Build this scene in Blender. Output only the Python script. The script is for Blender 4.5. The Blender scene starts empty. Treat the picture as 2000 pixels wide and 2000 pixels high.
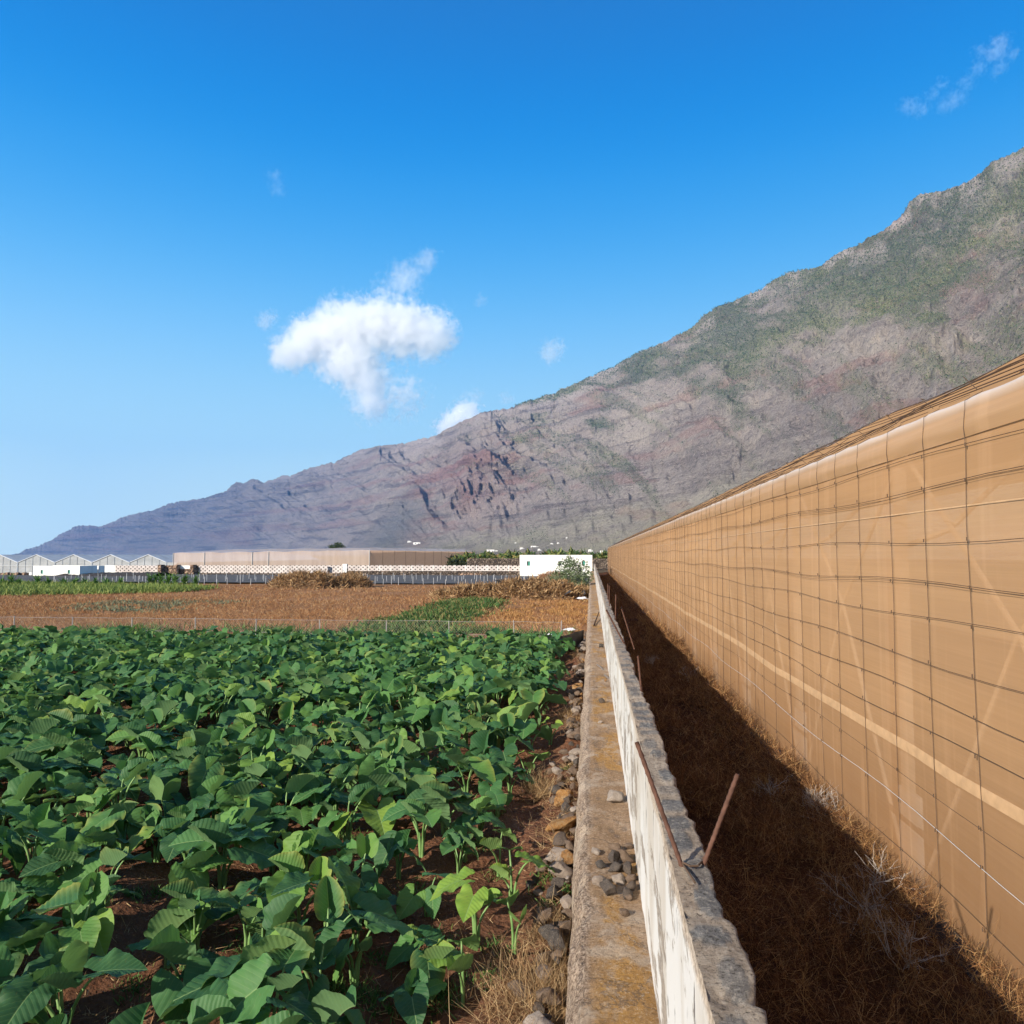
import bpy, math, random
import numpy as np
from mathutils import Vector, Matrix, Euler

R = math.radians
S = bpy.context.scene
C = S.collection

# ------------------------------------------------------------------ camera
F = 1450.0            # focal length in pixels of the 2000 px photograph
H = 2.7               # eye height over the field
cam_d = bpy.data.cameras.new("camera")
cam = bpy.data.objects.new("camera", cam_d)
C.objects.link(cam)
S.camera = cam
cam_d.sensor_width = 36.0
cam_d.sensor_fit = 'HORIZONTAL'
cam_d.lens = 36.0 * F / 2000.0
cam_d.clip_start = 0.05
cam_d.clip_end = 60000
PITCH = math.atan(83.0 / F)
YAW = math.atan(155.0 / F * math.cos(PITCH))
cam.location = (0, 0, H)
cam.rotation_euler = (R(90) + PITCH, 0, YAW)
CM = Euler(cam.rotation_euler).to_matrix()

# ------------------------------------------------------------------ light
SUN_DIR = Vector((-1.0, -1.15, 0.72)).normalized()      # towards the sun
w = bpy.data.worlds.new("World")
S.world = w
w.use_nodes = True
wn = w.node_tree
wn.nodes.clear()
sky = wn.nodes.new('ShaderNodeTexSky')
sky.sky_type = 'NISHITA'
sky.sun_disc = False
sky.sun_elevation = math.asin(SUN_DIR.z)
sky.sun_rotation = math.atan2(SUN_DIR.x, SUN_DIR.y)
sky.altitude = 0
sky.air_density = 1.0
sky.dust_density = 0.15
sky.ozone_density = 3.0
# the clear deep blue of the photograph: sky texture blended with an elevation ramp
tc = wn.nodes.new('ShaderNodeTexCoord'); sx = wn.nodes.new('ShaderNodeSeparateXYZ')
wn.links.new(tc.outputs['Generated'], sx.inputs[0])
rp = wn.nodes.new('ShaderNodeValToRGB'); rp.color_ramp.interpolation = 'B_SPLINE'
el_ = rp.color_ramp.elements
stops_ = [(0.0, (.74, .96, 1.0)), (.05, (.72, .96, 1.03)), (.14, (.56, .88, 1.05)), (.30, (.15, .56, 1.0)), (.45, (.0, .315, .85)), (.57, (.0, .215, .71)), (.72, (.02, .13, .42)), (1.0, (.07, .14, .30))]
while len(el_) < len(stops_): el_.new(.5)
for i_, (p_, c_) in enumerate(stops_): el_[i_].position = p_; el_[i_].color = (*c_, 1)
wn.links.new(sx.outputs[2], rp.inputs[0])
SKY = .125; EXPO = .72
sc1 = wn.nodes.new('ShaderNodeMix'); sc1.data_type = 'RGBA'; sc1.blend_type = 'MULTIPLY'; sc1.inputs[0].default_value = 1
k_ = 1 / SKY / 2 ** EXPO; sc1.inputs[7].default_value = (k_, k_, k_, 1)
wn.links.new(rp.outputs[0], sc1.inputs[6])
mx_ = wn.nodes.new('ShaderNodeMix'); mx_.data_type = 'RGBA'; mx_.inputs[0].default_value = .98
wn.links.new(sky.outputs[0], mx_.inputs[6]); wn.links.new(sc1.outputs[2], mx_.inputs[7])
# paler, brighter air on the sun's side (behind the camera)
dt = wn.nodes.new('ShaderNodeVectorMath'); dt.operation = 'DOT_PRODUCT'; dt.inputs[1].default_value = SUN_DIR
wn.links.new(tc.outputs['Generated'], dt.inputs[0])
mrr = wn.nodes.new('ShaderNodeMapRange'); mrr.interpolation_type = 'SMOOTHSTEP'
mrr.inputs[1].default_value = .25; mrr.inputs[2].default_value = 1.0; mrr.inputs[4].default_value = .9
wn.links.new(dt.outputs['Value'], mrr.inputs[0])
mxs = wn.nodes.new('ShaderNodeMix'); mxs.data_type = 'RGBA'
wn.links.new(mrr.outputs[0], mxs.inputs[0]); wn.links.new(mx_.outputs[2], mxs.inputs[6]); mxs.inputs[7].default_value = (2.6, 2.7, 2.9, 1)
bg = wn.nodes.new('ShaderNodeBackground')
bg.inputs['Strength'].default_value = SKY
wo = wn.nodes.new('ShaderNodeOutputWorld')
wn.links.new(mxs.outputs[2], bg.inputs[0])
wn.links.new(bg.outputs[0], wo.inputs[0])
w.cycles.sampling_method = 'MANUAL'
w.cycles.sample_map_resolution = 512

sun_d = bpy.data.lights.new("sun", 'SUN')
sun_d.energy = 5.0
sun_d.angle = R(0.53)
sun_d.color = (1.0, 0.92, 0.80)
sun = bpy.data.objects.new("sun", sun_d)
C.objects.link(sun)
sun.rotation_euler = SUN_DIR.to_track_quat('Z', 'Y').to_euler()

S.view_settings.view_transform = 'Standard'
S.view_settings.look = 'None'
S.view_settings.exposure = EXPO
S.view_settings.gamma = 1.0
S.cycles.use_denoising = True
S.cycles.max_bounces = 12
S.cycles.diffuse_bounces = 3
S.cycles.transparent_max_bounces = 12
S.cycles.volume_bounces = 8
S.cycles.use_adaptive_sampling = True
S.cycles.adaptive_threshold = 0.02

# ------------------------------------------------------------------ helpers
rnd = random.Random(7)
rng = np.random.default_rng(11)

def ray(px, py):
    return (CM @ Vector(((px - 1000) / F, (1000 - py) / F, -1.0)))
def gp(px, py, z=0.0):
    d = ray(px, py); t = (z - H) / d.z
    return Vector((d.x * t, d.y * t, z))
def aty(px, py, Y):
    d = ray(px, py); t = Y / d.y
    return Vector((d.x * t, Y, H + d.z * t))

def lerp(a, b, t): return a + (b - a) * t

# --- vectorised value noise
def _hash(ix, iy, iz, seed):
    h = (ix.astype(np.int64) * 374761393 + iy.astype(np.int64) * 668265263 + iz.astype(np.int64) * 2147483647 + seed * 974711) & 0xffffffff
    h = ((h ^ (h >> 13)) * 1274126177) & 0xffffffff
    h = ((h ^ (h >> 16)) * 2246822519) & 0xffffffff
    h = h ^ (h >> 15)
    return (h & 0xffffff) / float(0xffffff)
def vnoise(x, y, z=None, seed=0):
    x = np.asarray(x, float); y = np.asarray(y, float)
    z = np.zeros_like(x) if z is None else np.asarray(z, float)
    x, y, z = np.broadcast_arrays(x, y, z)
    ix, iy, iz = np.floor(x), np.floor(y), np.floor(z)
    fx, fy, fz = x - ix, y - iy, z - iz
    fx = fx * fx * (3 - 2 * fx); fy = fy * fy * (3 - 2 * fy); fz = fz * fz * (3 - 2 * fz)
    r = 0
    for dz in (0, 1):
        wz = fz if dz else 1 - fz
        if dz and not np.any(fz): continue
        a = _hash(ix, iy, iz + dz, seed); b = _hash(ix + 1, iy, iz + dz, seed)
        c = _hash(ix, iy + 1, iz + dz, seed); d = _hash(ix + 1, iy + 1, iz + dz, seed)
        r = r + wz * ((a * (1 - fx) + b * fx) * (1 - fy) + (c * (1 - fx) + d * fx) * fy)
    return r
def fbm(x, y, z=None, oct=4, seed=0, gain=0.5, ridge=False):
    a, s, t = 1.0, 0.0, 0.0
    x = np.asarray(x, float); y = np.asarray(y, float)
    for i in range(oct):
        n = vnoise(x, y, z, seed + i * 17)
        if ridge: n = 1 - abs(2 * n - 1)
        s = s + a * n; t += a; a *= gain
        x = x * 2.03 + 11.3; y = y * 2.03 + 5.7
        if z is not None: z = z * 2.03 + 3.1
    return s / t

def mesh_np(name, verts, faces, uv=None, attrs=None, smooth=False):
    """faces: (n,3) or (n,4) int array"""
    me = bpy.data.meshes.new(name)
    verts = np.asarray(verts, np.float32); faces = np.asarray(faces, np.int32)
    n, k = faces.shape
    me.vertices.add(len(verts)); me.vertices.foreach_set('co', verts.ravel())
    me.loops.add(n * k); me.loops.foreach_set('vertex_index', faces.ravel())
    me.polygons.add(n)
    me.polygons.foreach_set('loop_start', np.arange(0, n * k, k, dtype=np.int32))
    me.polygons.foreach_set('loop_total', np.full(n, k, np.int32))
    if smooth: me.polygons.foreach_set('use_smooth', np.ones(n, bool))
    me.update(calc_edges=True)
    if uv is not None:
        l = me.uv_layers.new(name='UVMap')
        l.data.foreach_set('uv', np.asarray(uv, np.float32)[faces.ravel()].ravel())
    for k_, v in (attrs or {}).items():
        a = me.attributes.new(k_, 'FLOAT', 'POINT')
        a.data.foreach_set('value', np.asarray(v, np.float32).ravel())
    me.validate()
    return me

def link(name, me, mat=None, parent=None):
    if mat is not None and len(me.materials) == 0: me.materials.append(mat)
    o = bpy.data.objects.new(name, me)
    C.objects.link(o)
    if parent is not None: o.parent = parent
    return o
def tag(o, label=None, cat=None, group=None, kind=None):
    if label: o['label'] = label
    if cat: o['category'] = cat
    if group: o['group'] = group
    if kind: o['kind'] = kind
    return o
def thing(name, label, cat, loc=(0, 0, 0), rz=0, group=None):
    o = bpy.data.objects.new(name, None); C.objects.link(o)
    o.empty_display_size = .1
    o.location = loc; o.rotation_euler = (0, 0, rz)
    return tag(o, label, cat, group)
def dup(root, loc=None, rot=None, scale=None, label=None, group=None):
    r = root.copy(); C.objects.link(r)
    if loc is not None: r.location = loc
    if rot is not None: r.rotation_euler = rot if not isinstance(rot, (int, float)) else (0, 0, rot)
    if scale is not None: r.scale = scale if not isinstance(scale, (int, float)) else (scale,) * 3
    if label: r['label'] = label
    if group: r['group'] = group
    for ch in list(root.children):
        c = ch.copy(); C.objects.link(c); c.parent = r
        for g in list(ch.children):
            d = g.copy(); C.objects.link(d); d.parent = c
    return r

class MB:
    """collects quads / tris into one mesh"""
    def __init__(s): s.v = []; s.f = []; s.n = 0
    def add(s, v, f):
        s.v.append(np.asarray(v, float)); s.f += [tuple(i + s.n for i in q) for q in f]; s.n += len(v)
    def box(s, x0, x1, y0, y1, z0, z1):
        v = [(x0,y0,z0),(x1,y0,z0),(x1,y1,z0),(x0,y1,z0),(x0,y0,z1),(x1,y0,z1),(x1,y1,z1),(x0,y1,z1)]
        s.add(v, [(0,3,2,1),(4,5,6,7),(0,1,5,4),(1,2,6,5),(2,3,7,6),(3,0,4,7)]); return s
    def obox(s, c, ux, uy, hx, hy, z0, z1):
        ux = np.array(ux, float); uy = np.array(uy, float); c = np.array(c, float)
        v = []
        for z in (z0, z1):
            for a, b in ((-1,-1),(1,-1),(1,1),(-1,1)):
                p = c + ux * hx * a + uy * hy * b; v.append((p[0], p[1], z))
        s.add(v, [(0,3,2,1),(4,5,6,7),(0,1,5,4),(1,2,6,5),(2,3,7,6),(3,0,4,7)]); return s
    def tube(s, pts, r, n=5, cap=True):
        pts = [Vector(p) for p in pts]
        rr = r if hasattr(r, '__len__') else [r] * len(pts)
        vs = []
        up = Vector((0, 0, 1))
        for i, p in enumerate(pts):
            d = (pts[min(i+1, len(pts)-1)] - pts[max(i-1, 0)]).normalized()
            a = d.cross(up if abs(d.z) < .95 else Vector((1, 0, 0))).normalized(); b = d.cross(a)
            for k in range(n):
                t = 2 * math.pi * k / n
                vs.append(tuple(p + (a * math.cos(t) + b * math.sin(t)) * rr[i]))
        fs = []
        for i in range(len(pts) - 1):
            for k in range(n):
                k2 = (k + 1) % n
                fs.append((i*n+k, i*n+k2, (i+1)*n+k2, (i+1)*n+k))
        if cap:
            fs.append(tuple(range(n))); fs.append(tuple(reversed(range((len(pts)-1)*n, len(pts)*n))))
        s.add(vs, fs); return s
    def build(s, name, mat=None, parent=None, smooth=False):
        me = bpy.data.meshes.new(name)
        me.from_pydata([tuple(map(float, p)) for a in s.v for p in a], [], s.f)
        if smooth: me.polygons.foreach_set('use_smooth', np.ones(len(me.polygons), bool))
        me.update()
        return link(name, me, mat, parent)

def grid(xs, ys):
    X, Y = np.meshgrid(xs, ys)
    nx, ny = len(xs), len(ys)
    i = np.arange(ny - 1)[:, None] * nx + np.arange(nx - 1)[None, :]
    f = np.stack([i, i + 1, i + nx + 1, i + nx], -1).reshape(-1, 4)
    return X, Y, f

# --- material helper
class MT:
    def __init__(s, name, rough=0.9, spec=0.2):
        s.m = bpy.data.materials.new(name); s.m.use_nodes = True
        s.t = s.m.node_tree; s.N = s.t.nodes; s.L = s.t.links
        s.b = s.N['Principled BSDF']; s.out = s.N['Material Output']
        s.b.inputs['Roughness'].default_value = rough
        s.b.inputs['Specular IOR Level'].default_value = spec
        s._co = None
    def n(s, kind, **kw):
        x = s.N.new('ShaderNode' + kind)
        for k, v in kw.items(): setattr(x, k, v)
        return x
    def set(s, sock, v):
        if isinstance(v, bpy.types.NodeSocket): s.L.new(v, sock)
        elif isinstance(v, (tuple, list)) and len(v) == 3 and sock.type == 'RGBA': sock.default_value = (*v, 1)
        else: sock.default_value = v
    def co(s, kind='Object', scale=None, rot=None):
        tc = s.n('TexCoord')
        o = tc.outputs[kind]
        if scale is not None or rot is not None:
            mp = s.n('Mapping')
            if scale is not None: mp.inputs['Scale'].default_value = scale
            if rot is not None: mp.inputs['Rotation'].default_value = rot
            s.L.new(o, mp.inputs[0]); o = mp.outputs[0]
        return o
    def noise(s, scale, co=None, detail=4, rough=.55, dist=0.0, color=False):
        x = s.n('TexNoise'); s.set(x.inputs['Scale'], scale)
        x.inputs['Detail'].default_value = detail; x.inputs['Roughness'].default_value = rough
        x.inputs['Distortion'].default_value = dist
        s.L.new(co if co is not None else s.co(), x.inputs['Vector'])
        return x.outputs['Color' if color else 'Fac']
    def vor(s, scale, co=None, feature='F1', out='Distance', rand=1.0):
        x = s.n('TexVoronoi', feature=feature); s.set(x.inputs['Scale'], scale)
        if 'Randomness' in x.inputs: x.inputs['Randomness'].default_value = rand
        s.L.new(co if co is not None else s.co(), x.inputs['Vector'])
        return x.outputs[out]
    def ramp(s, fac, stops, interp='LINEAR'):
        x = s.n('ValToRGB'); x.color_ramp.interpolation = interp
        e = x.color_ramp.elements
        while len(e) < len(stops): e.new(0.5)
        for i, (p, c) in enumerate(stops):
            e[i].position = p; e[i].color = (*c, 1) if hasattr(c, '__len__') else (c, c, c, 1)
        s.set(x.inputs[0], fac); return x.outputs[0]
    def mix(s, fac, a, b, mode='MIX'):
        x = s.n('Mix', data_type='RGBA', blend_type=mode)
        s.set(x.inputs[0], fac); s.set(x.inputs[6], a); s.set(x.inputs[7], b)
        return x.outputs[2]
    def math(s, op, a, b=0.0, c=None, clamp=False):
        x = s.n('Math', operation=op, use_clamp=clamp)
        s.set(x.inputs[0], a); s.set(x.inputs[1], b)
        if c is not None: s.set(x.inputs[2], c)
        return x.outputs[0]
    def mr(s, v, a, b, c=0.0, d=1.0, smooth=False):
        x = s.n('MapRange', interpolation_type='SMOOTHSTEP' if smooth else 'LINEAR')
        s.set(x.inputs[0], v); s.set(x.inputs[1], a); s.set(x.inputs[2], b); s.set(x.inputs[3], c); s.set(x.inputs[4], d)
        return x.outputs[0]
    def attr(s, name, out='Fac'):
        x = s.n('Attribute'); x.attribute_name = name; return x.outputs[out]
    def objrand(s):
        return s.n('ObjectInfo').outputs['Random']
    def sep(s, co):
        x = s.n('SeparateXYZ'); s.L.new(co, x.inputs[0]); return x.outputs
    def color(s, c): s.set(s.b.inputs['Base Color'], c)
    def bump(s, h, strength=.5, dist=.02):
        x = s.n('Bump'); s.set(x.inputs['Height'], h)
        x.inputs['Strength'].default_value = strength; x.inputs['Distance'].default_value = dist
        s.L.new(x.outputs[0], s.b.inputs['Normal']); return x
def simple(name, c, var=.25, scale=8, rough=.9, bump=0, spec=.2):
    m = MT(name, rough, spec)
    nz = m.noise(scale, detail=5)
    m.color(m.ramp(nz, [(.3, tuple(x * (1 - var) for x in c)), (.7, tuple(min(1, x * (1 + var)) for x in c))]))
    if bump: m.bump(nz, bump, .02)
    return m.m
# ================================================================== ground, sea, mountains
def mat_soil():
    m = MT('red_brown_soil', .95, .1)
    co = m.co()
    n1 = m.noise(1.3, co, 5); n2 = m.noise(22, co, 8, .7); v = m.vor(26, co)
    c = m.ramp(n1, [(.3, (.085, .034, .017)), (.55, (.14, .058, .03)), (.75, (.20, .095, .05))])
    c = m.mix(m.ramp(n2, [(.35, .0), (.7, 1.)]), c, m.mix(.55, c, (.27, .14, .08)))
    c = m.mix(m.ramp(m.noise(60, co, 3), [(.66, 0.), (.72, 1.)]), c, (.38, .24, .14))
    m.color(c)
    h = m.math('ADD', m.math('MULTIPLY', n2, 1.0), m.math('MULTIPLY', v, .6))
    m.bump(h, .9, .05)
    return m.m
def mat_field():
    m = MT('dry_brown_field', .95, .05)
    co = m.co()
    cs = m.co(scale=(.35, 1.0, 1.0))
    n1 = m.noise(.12, cs, 6, .6); n2 = m.noise(1.6, cs, 8, .7); n3 = m.noise(14, co, 5, .7)
    c = m.ramp(n1, [(.3, (.22, .105, .055)), (.5, (.33, .16, .08)), (.62, (.40, .22, .115)), (.8, (.30, .19, .11))])
    c = m.mix(m.ramp(n2, [(.35, 0.), (.68, 1.)]), c, m.mix(.6, c, (.42, .25, .11)))
    c = m.mix(m.ramp(n3, [(.4, .55), (.62, 0.)]), c, (.09, .038, .02))
    m.color(c); m.bump(n3, .8, .06)
    return m.m
def mat_ground():
    m = MT('dry_ground', .95, .05)
    co = m.co()
    n1 = m.noise(.02, co, 6, .6); n2 = m.noise(.6, co, 8, .7)
    c = m.ramp(n1, [(.3, (.12, .10, .06)), (.5, (.17, .12, .075)), (.7, (.13, .13, .06))])
    c = m.mix(m.ramp(n2, [(.4, 0.), (.65, .7)]), c, (.07, .055, .04))
    m.color(c); m.bump(n2, .5, .1)
    return m.m
M_soil, M_field, M_ground = mat_soil(), mat_field(), mat_ground()

# the one big sheet (a coastal plain) with the sea beyond its left shore
xs = np.linspace(-750, 9000, 14); ys = np.linspace(-900, 9500, 14)
X, Y, f = grid(xs, ys)
gr = link('ground', mesh_np('ground', np.stack([X, Y, np.full_like(X, -.12)], -1).reshape(-1, 3), f), M_ground)
tag(gr, kind='structure')
m = MT('sea_water', .12, .5)
m.color((.02, .07, .13)); m.bump(m.noise(.08, m.co(), 6), .4, 1.0)
X, Y, f = grid(np.linspace(-22000, -700, 4), np.linspace(-9000, 24000, 4))
tag(link('sea', mesh_np('sea', np.stack([X, Y, np.full_like(X, -.6)], -1).reshape(-1, 3), f), m.m), kind='structure')

def warp_axis(a, b, d0, growth):
    v = [a]; d = d0
    while v[-1] < b: v.append(v[-1] + d); d *= growth
    v[-1] = b; return np.array(v)

# ploughed taro field soil
xs = np.concatenate([-warp_axis(.08, 30, .035, 1.012)[::-1]]); ys = warp_axis(1.2, 21.6, .035, 1.008)
X, Y, f = grid(xs, ys)
def soil_h(X, Y):
    row = np.sin((X * .94 + Y * .34) * 2 * math.pi / .85 + 2 * vnoise(X * .5, Y * .5, seed=3))
    z = .03 * row + .10 * (fbm(X * 1.6, Y * 1.6, seed=5) - .5) + .07 * (fbm(X * 7, Y * 7, seed=9, oct=3) - .5) + .035 * (vnoise(X * 22, Y * 22, seed=4) - .5)
    z = z + .10 * np.clip(1 - np.abs(X + .32) / .35, 0, 1)
    return z
Z = soil_h(X, Y)
tag(link('taro_field_soil', mesh_np('soil', np.stack([X, Y, Z], -1).reshape(-1, 3), f, smooth=True), M_soil), kind='structure')

# dry field
xs = -warp_axis(.08, 75, .12, 1.02)[::-1]; ys = warp_axis(21.6, 66, .15, 1.012)
X, Y, f = grid(xs, ys)
def field_h(X, Y):
    return .02 + .10 * (fbm(X * .25, Y * .25, seed=21) - .5) + .05 * (vnoise(X * 2.3, Y * 2.3, seed=22) - .5)
tag(link('dry_field', mesh_np('field', np.stack([X, Y, field_h(X, Y)], -1).reshape(-1, 3), f, smooth=True), M_field), kind='structure')

# grey gravel plot behind it
m = MT('grey_gravel', .9, .1); co = m.co()
c = m.ramp(m.noise(1.4, m.co(scale=(.3, 1, 1)), 6, .7), [(.35, (.06, .06, .062)), (.6, (.115, .113, .115)), (.75, (.18, .165, .155))]); m.color(c); m.bump(m.noise(6, co, 4), .6, .08)
X, Y, f = grid(np.linspace(-90, .27, 90), np.linspace(65.2, 93, 40))
tag(link('gravel_plot', mesh_np('gravel', np.stack([X, Y, .1 + .06 * vnoise(X * .4, Y * .4)], -1).reshape(-1, 3), f, smooth=True), m.m), kind='structure')

# strip of ground between the block wall and the net house
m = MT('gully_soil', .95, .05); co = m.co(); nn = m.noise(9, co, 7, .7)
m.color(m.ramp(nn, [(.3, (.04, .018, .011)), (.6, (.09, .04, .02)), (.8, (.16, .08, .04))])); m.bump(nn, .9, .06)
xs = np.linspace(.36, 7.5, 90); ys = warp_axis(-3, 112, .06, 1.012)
X, Y, f = grid(xs, ys)
Z = .06 * fbm(X * 3, Y * 3, seed=31) - .06 + .16 * np.exp(-((X - 2.15) / .3) ** 2) * (.5 + fbm(X * 1.3, Y * 1.3, seed=33))
Z = np.where(X > 2.4, np.minimum(Z, -.03), Z)
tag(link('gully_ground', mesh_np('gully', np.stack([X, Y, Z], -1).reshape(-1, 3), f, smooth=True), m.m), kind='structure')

# ------------------------------------------------------------------ mountain range
ridge = [(-400, 1084), (20, 1083.5), (35, 1081), (60, 1070), (90, 1058), (112, 1046), (130, 1036), (142, 1028), (155, 1025), (172, 1027), (190, 1030), (215, 1022), (230, 1012), (255, 1004), (290, 998), (330, 984), (365, 976),
 (400, 972), (440, 958), (452, 944), (458, 941), (475, 942), (485, 936), (492, 935), (510, 942), (540, 932), (565, 927), (600, 915), (650, 902), (690, 882), (705, 877), (740, 872), (800, 860), (850, 852), (880, 832), (900, 822), (925, 812), (940, 806),
 (980, 800), (1000, 796), (1050, 778), (1075, 770), (1100, 760), (1150, 738), (1200, 716), (1250, 690), (1300, 668), (1340, 650), (1372, 626), (1380, 615), (1394, 608), (1410, 600), (1440, 588), (1465, 575), (1500, 562), (1530, 540), (1560, 530), (1580, 524), (1600, 520),
 (1620, 512), (1650, 492), (1690, 470), (1720, 453), (1748, 437), (1775, 420), (1790, 400), (1800, 385), (1820, 373), (1860, 364), (1880, 360), (1905, 350), (1930, 336), (1950, 322), (1975, 306), (2000, 293), (2060, 262), (2200, 190), (2500, 90), (3000, -60), (4200, -300)]
rx = np.array([p[0] for p in ridge], float); ry = np.array([p[1] for p in ridge], float)
dist_tab = [(-400, 8600), (35, 8600), (160, 8200), (300, 7400), (500, 6200), (640, 5400), (760, 4600), (880, 3900), (1000, 3500), (1150, 3150), (1400, 2650), (1700, 2150), (2000, 1850), (2600, 1500), (4200, 1300)]
base_tab = [(-400, 8500), (35, 8500), (160, 7900), (300, 6900), (500, 5200), (640, 4200), (720, 2700), (800, 1900), (950, 1250), (1150, 900), (1400, 700), (1700, 520), (2000, 430), (2600, 350), (4200, 300)]
NPX, NT = 1500, 330
pxs = np.concatenate([np.linspace(15, 2060, 1330), np.linspace(2064, 2700, NPX - 1330)])
PYh = 1083 + 0 * pxs
dirs = np.array([list(ray(p, 1083)) for p in pxs]); dirs = dirs / np.hypot(dirs[:, 0], dirs[:, 1])[:, None]
ryi = np.interp(pxs, rx, ry)
ryi = ryi + ((fbm(pxs * .06, pxs * 0, oct=4, seed=44) - .5) * 7 + (fbm(pxs * .33, pxs * 0, oct=3, seed=45) - .5) * 5.5) * np.clip((pxs - 15) / 60, 0, 1)
el = []
for p, q in zip(pxs, ryi):
    d = ray(p, q); el.append(d.z / math.hypot(d.x, d.y))
el = np.array(el)
Rd = np.interp(pxs, [a for a, b in dist_tab], [b for a, b in dist_tab])
Bd = np.interp(pxs, [a for a, b in base_tab], [b for a, b in base_tab])
k = np.ones(61) / 61
Rd = np.convolve(np.pad(Rd, 30, 'edge'), k, 'valid'); Bd = np.convolve(np.pad(Bd, 30, 'edge'), k, 'valid')
hr = np.maximum(Rd * el + H, 1)
t = np.concatenate([np.linspace(0, 1, NT - 14), 1 + np.linspace(.02, .5, 14)])
T, P = np.meshgrid(t, np.arange(NPX), indexing='ij')
pw = np.interp(pxs, [0, 500, 760, 1000, 1400, 2000], [1.0, 1.1, 1.9, 2.0, 1.7, 1.35])
prof = np.where(T <= 1, T ** pw[P] * (.72 + .28 * T), 1 - .25 * (T - 1))
rad = Bd[P] + (Rd - Bd)[P] * T
hgt = hr[P] * prof - .4
# gullies and buttresses, sampled in arc length / height
X0 = dirs[P, 0] * rad; Y0 = dirs[P, 1] * rad
ang = np.arctan2(dirs[:, 0], dirs[:, 1])
s_arc = np.concatenate([[0], np.cumsum(np.diff(ang) * 2600)])     # metres along the front, roughly
S_ = s_arc[P]
wob = 260 * (fbm(S_ / 700, hgt / 260, seed=60, oct=3) - .5)
drift = hgt * .55                                                # gullies run down to the left
g1 = fbm((S_ + wob + drift) / 260, hgt / 700, seed=61, oct=4, ridge=True)
g2 = fbm((S_ + wob * .5 + drift) / 70, hgt / 200, seed=71, oct=4, ridge=True)
g3 = fbm(S_ / 26, hgt / 26, seed=81, oct=4)
big = fbm(S_ / 900, hgt / 1500, seed=91, oct=2)
env = np.clip(T / .25, 0, 1) * np.clip((1.03 - T) / .12, .12, 1)
scale_s = np.clip(hr[P] / 700, .08, 1.1)
cliffy = np.interp(pxs, [0, 600, 760, 860, 1000, 1200, 2000], [1.3, 1.2, 1.2, 1.6, 1.2, .6, .5])[P]
disp = env * scale_s * cliffy * (-(g1 - .55) * 330 - (g2 - .5) * np.interp(pxs, [0, 950, 1200, 2000], [190, 170, 90, 80])[P] - (g3 - .5) * 55) * np.clip((T - .14) * 2.6, .08, 1)
disp = disp + env * scale_s * (big - .5) * 240
gc = np.exp(-((pxs[P] - 915 - (T - .6) * 60) / 75) ** 2) * np.exp(-((T - .66) / .2) ** 2)
gz = fbm((S_ + hgt * .25) / 95, hgt / 500, seed=64, oct=4, ridge=True)
disp = disp - gc * (gz - .45) * 520
# strata: ledges where rock bands stand proud
led = np.interp(pxs, [0, 900, 1250, 2000], [1, .9, .35, .3])[P] * np.sin(hgt / 17 + 3 * fbm(S_ / 400, hgt / 400, seed=95)) * 7 + np.interp(pxs, [0, 900, 1250, 2000], [1, .9, .4, .35])[P] * np.sin(hgt / 43 + 2 * fbm(S_ / 600, hgt / 300, seed=96)) * 12
disp = disp + led * env * scale_s * np.clip((T - .25) * 3, 0, 1)
rad2 = rad + np.where(T <= 1, disp, 0)
rad2 = np.maximum(rad2, Bd[P] * .9)
hd = hgt + np.where(T <= 1, (g3 - .5) * 10 * env * scale_s, 0)
hd = np.where(T <= 1, np.minimum(hd, rad2 * (el[P] * np.where(T > .93, 1.0, 1.0)) + H), hd)
vx = dirs[P, 0] * rad2; vy = dirs[P, 1] * rad2
# colours as plain albedo masks: vegetation, red cinder, pale scree
pxP = pxs[P]
# dense scrub below the crest, streaming down to the right
vegline = np.interp(pxP, [600, 800, 1000, 1200, 1500, 1800, 2000, 2400], [1.05, 1.0, .88, .74, .66, .66, .64, .6])
veg = np.clip((T - vegline) * 4 + (fbm(S_ / 130 + hgt / 160, hgt / 90, seed=101, oct=5) - .5) * 4.2 + .05, 0, 1)
veg = veg * np.clip((pxP - 800) / 250, 0, 1)
veg2 = np.clip((fbm((S_ + hgt * .9) / 60, hgt / 260, seed=103, oct=5) - .54) * 7, 0, 1) * .5 * np.clip((pxP - 900) / 300, 0, 1)
low = np.clip((.22 - T) * 6, 0, 1) * .6 * np.clip((pxP - 740) / 150, 0, 1)
veg = np.maximum(veg, veg2)
red = np.clip((fbm(S_ / 200, hgt / 45, seed=111, oct=5) - .60) * 9, 0, 1)
redc = np.exp(-((pxP - 905) / 80) ** 2 - ((T - .62) / .2) ** 2)
crest = np.clip((T - .90) * 12, 0, 1) * np.clip((fbm(S_ / 60, hgt / 60, seed=107, oct=4) - .5) * 8, 0, 1)
lowm = np.clip((.46 - T + (fbm(S_ / 300, hgt / 80, seed=108, oct=4) - .5) * .3) * 3.2, 0, 1) * np.clip((pxP - 700) / 120, 0, 1)
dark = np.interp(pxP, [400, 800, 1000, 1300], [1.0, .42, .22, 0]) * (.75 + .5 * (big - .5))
red = np.clip(red * (.55 + 1.0 * redc) + redc * np.clip((g2 - .45) * 3, 0, 1) * .8, 0, 1)
scree = np.exp(-((pxP - (770 + (T - .4) * 120)) / 50) ** 2) * np.clip((.75 - T) * 4, 0, 1)
vv = np.stack([vx, vy, hd], -1).reshape(-1, 3)
i = np.arange(len(t) - 1)[:, None] * NPX + np.arange(NPX - 1)[None, :]
f = np.stack([i, i + 1, i + NPX + 1, i + NPX], -1).reshape(-1, 4)
m = MT('mountain_rock', .95, .05); co = m.co()
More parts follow.
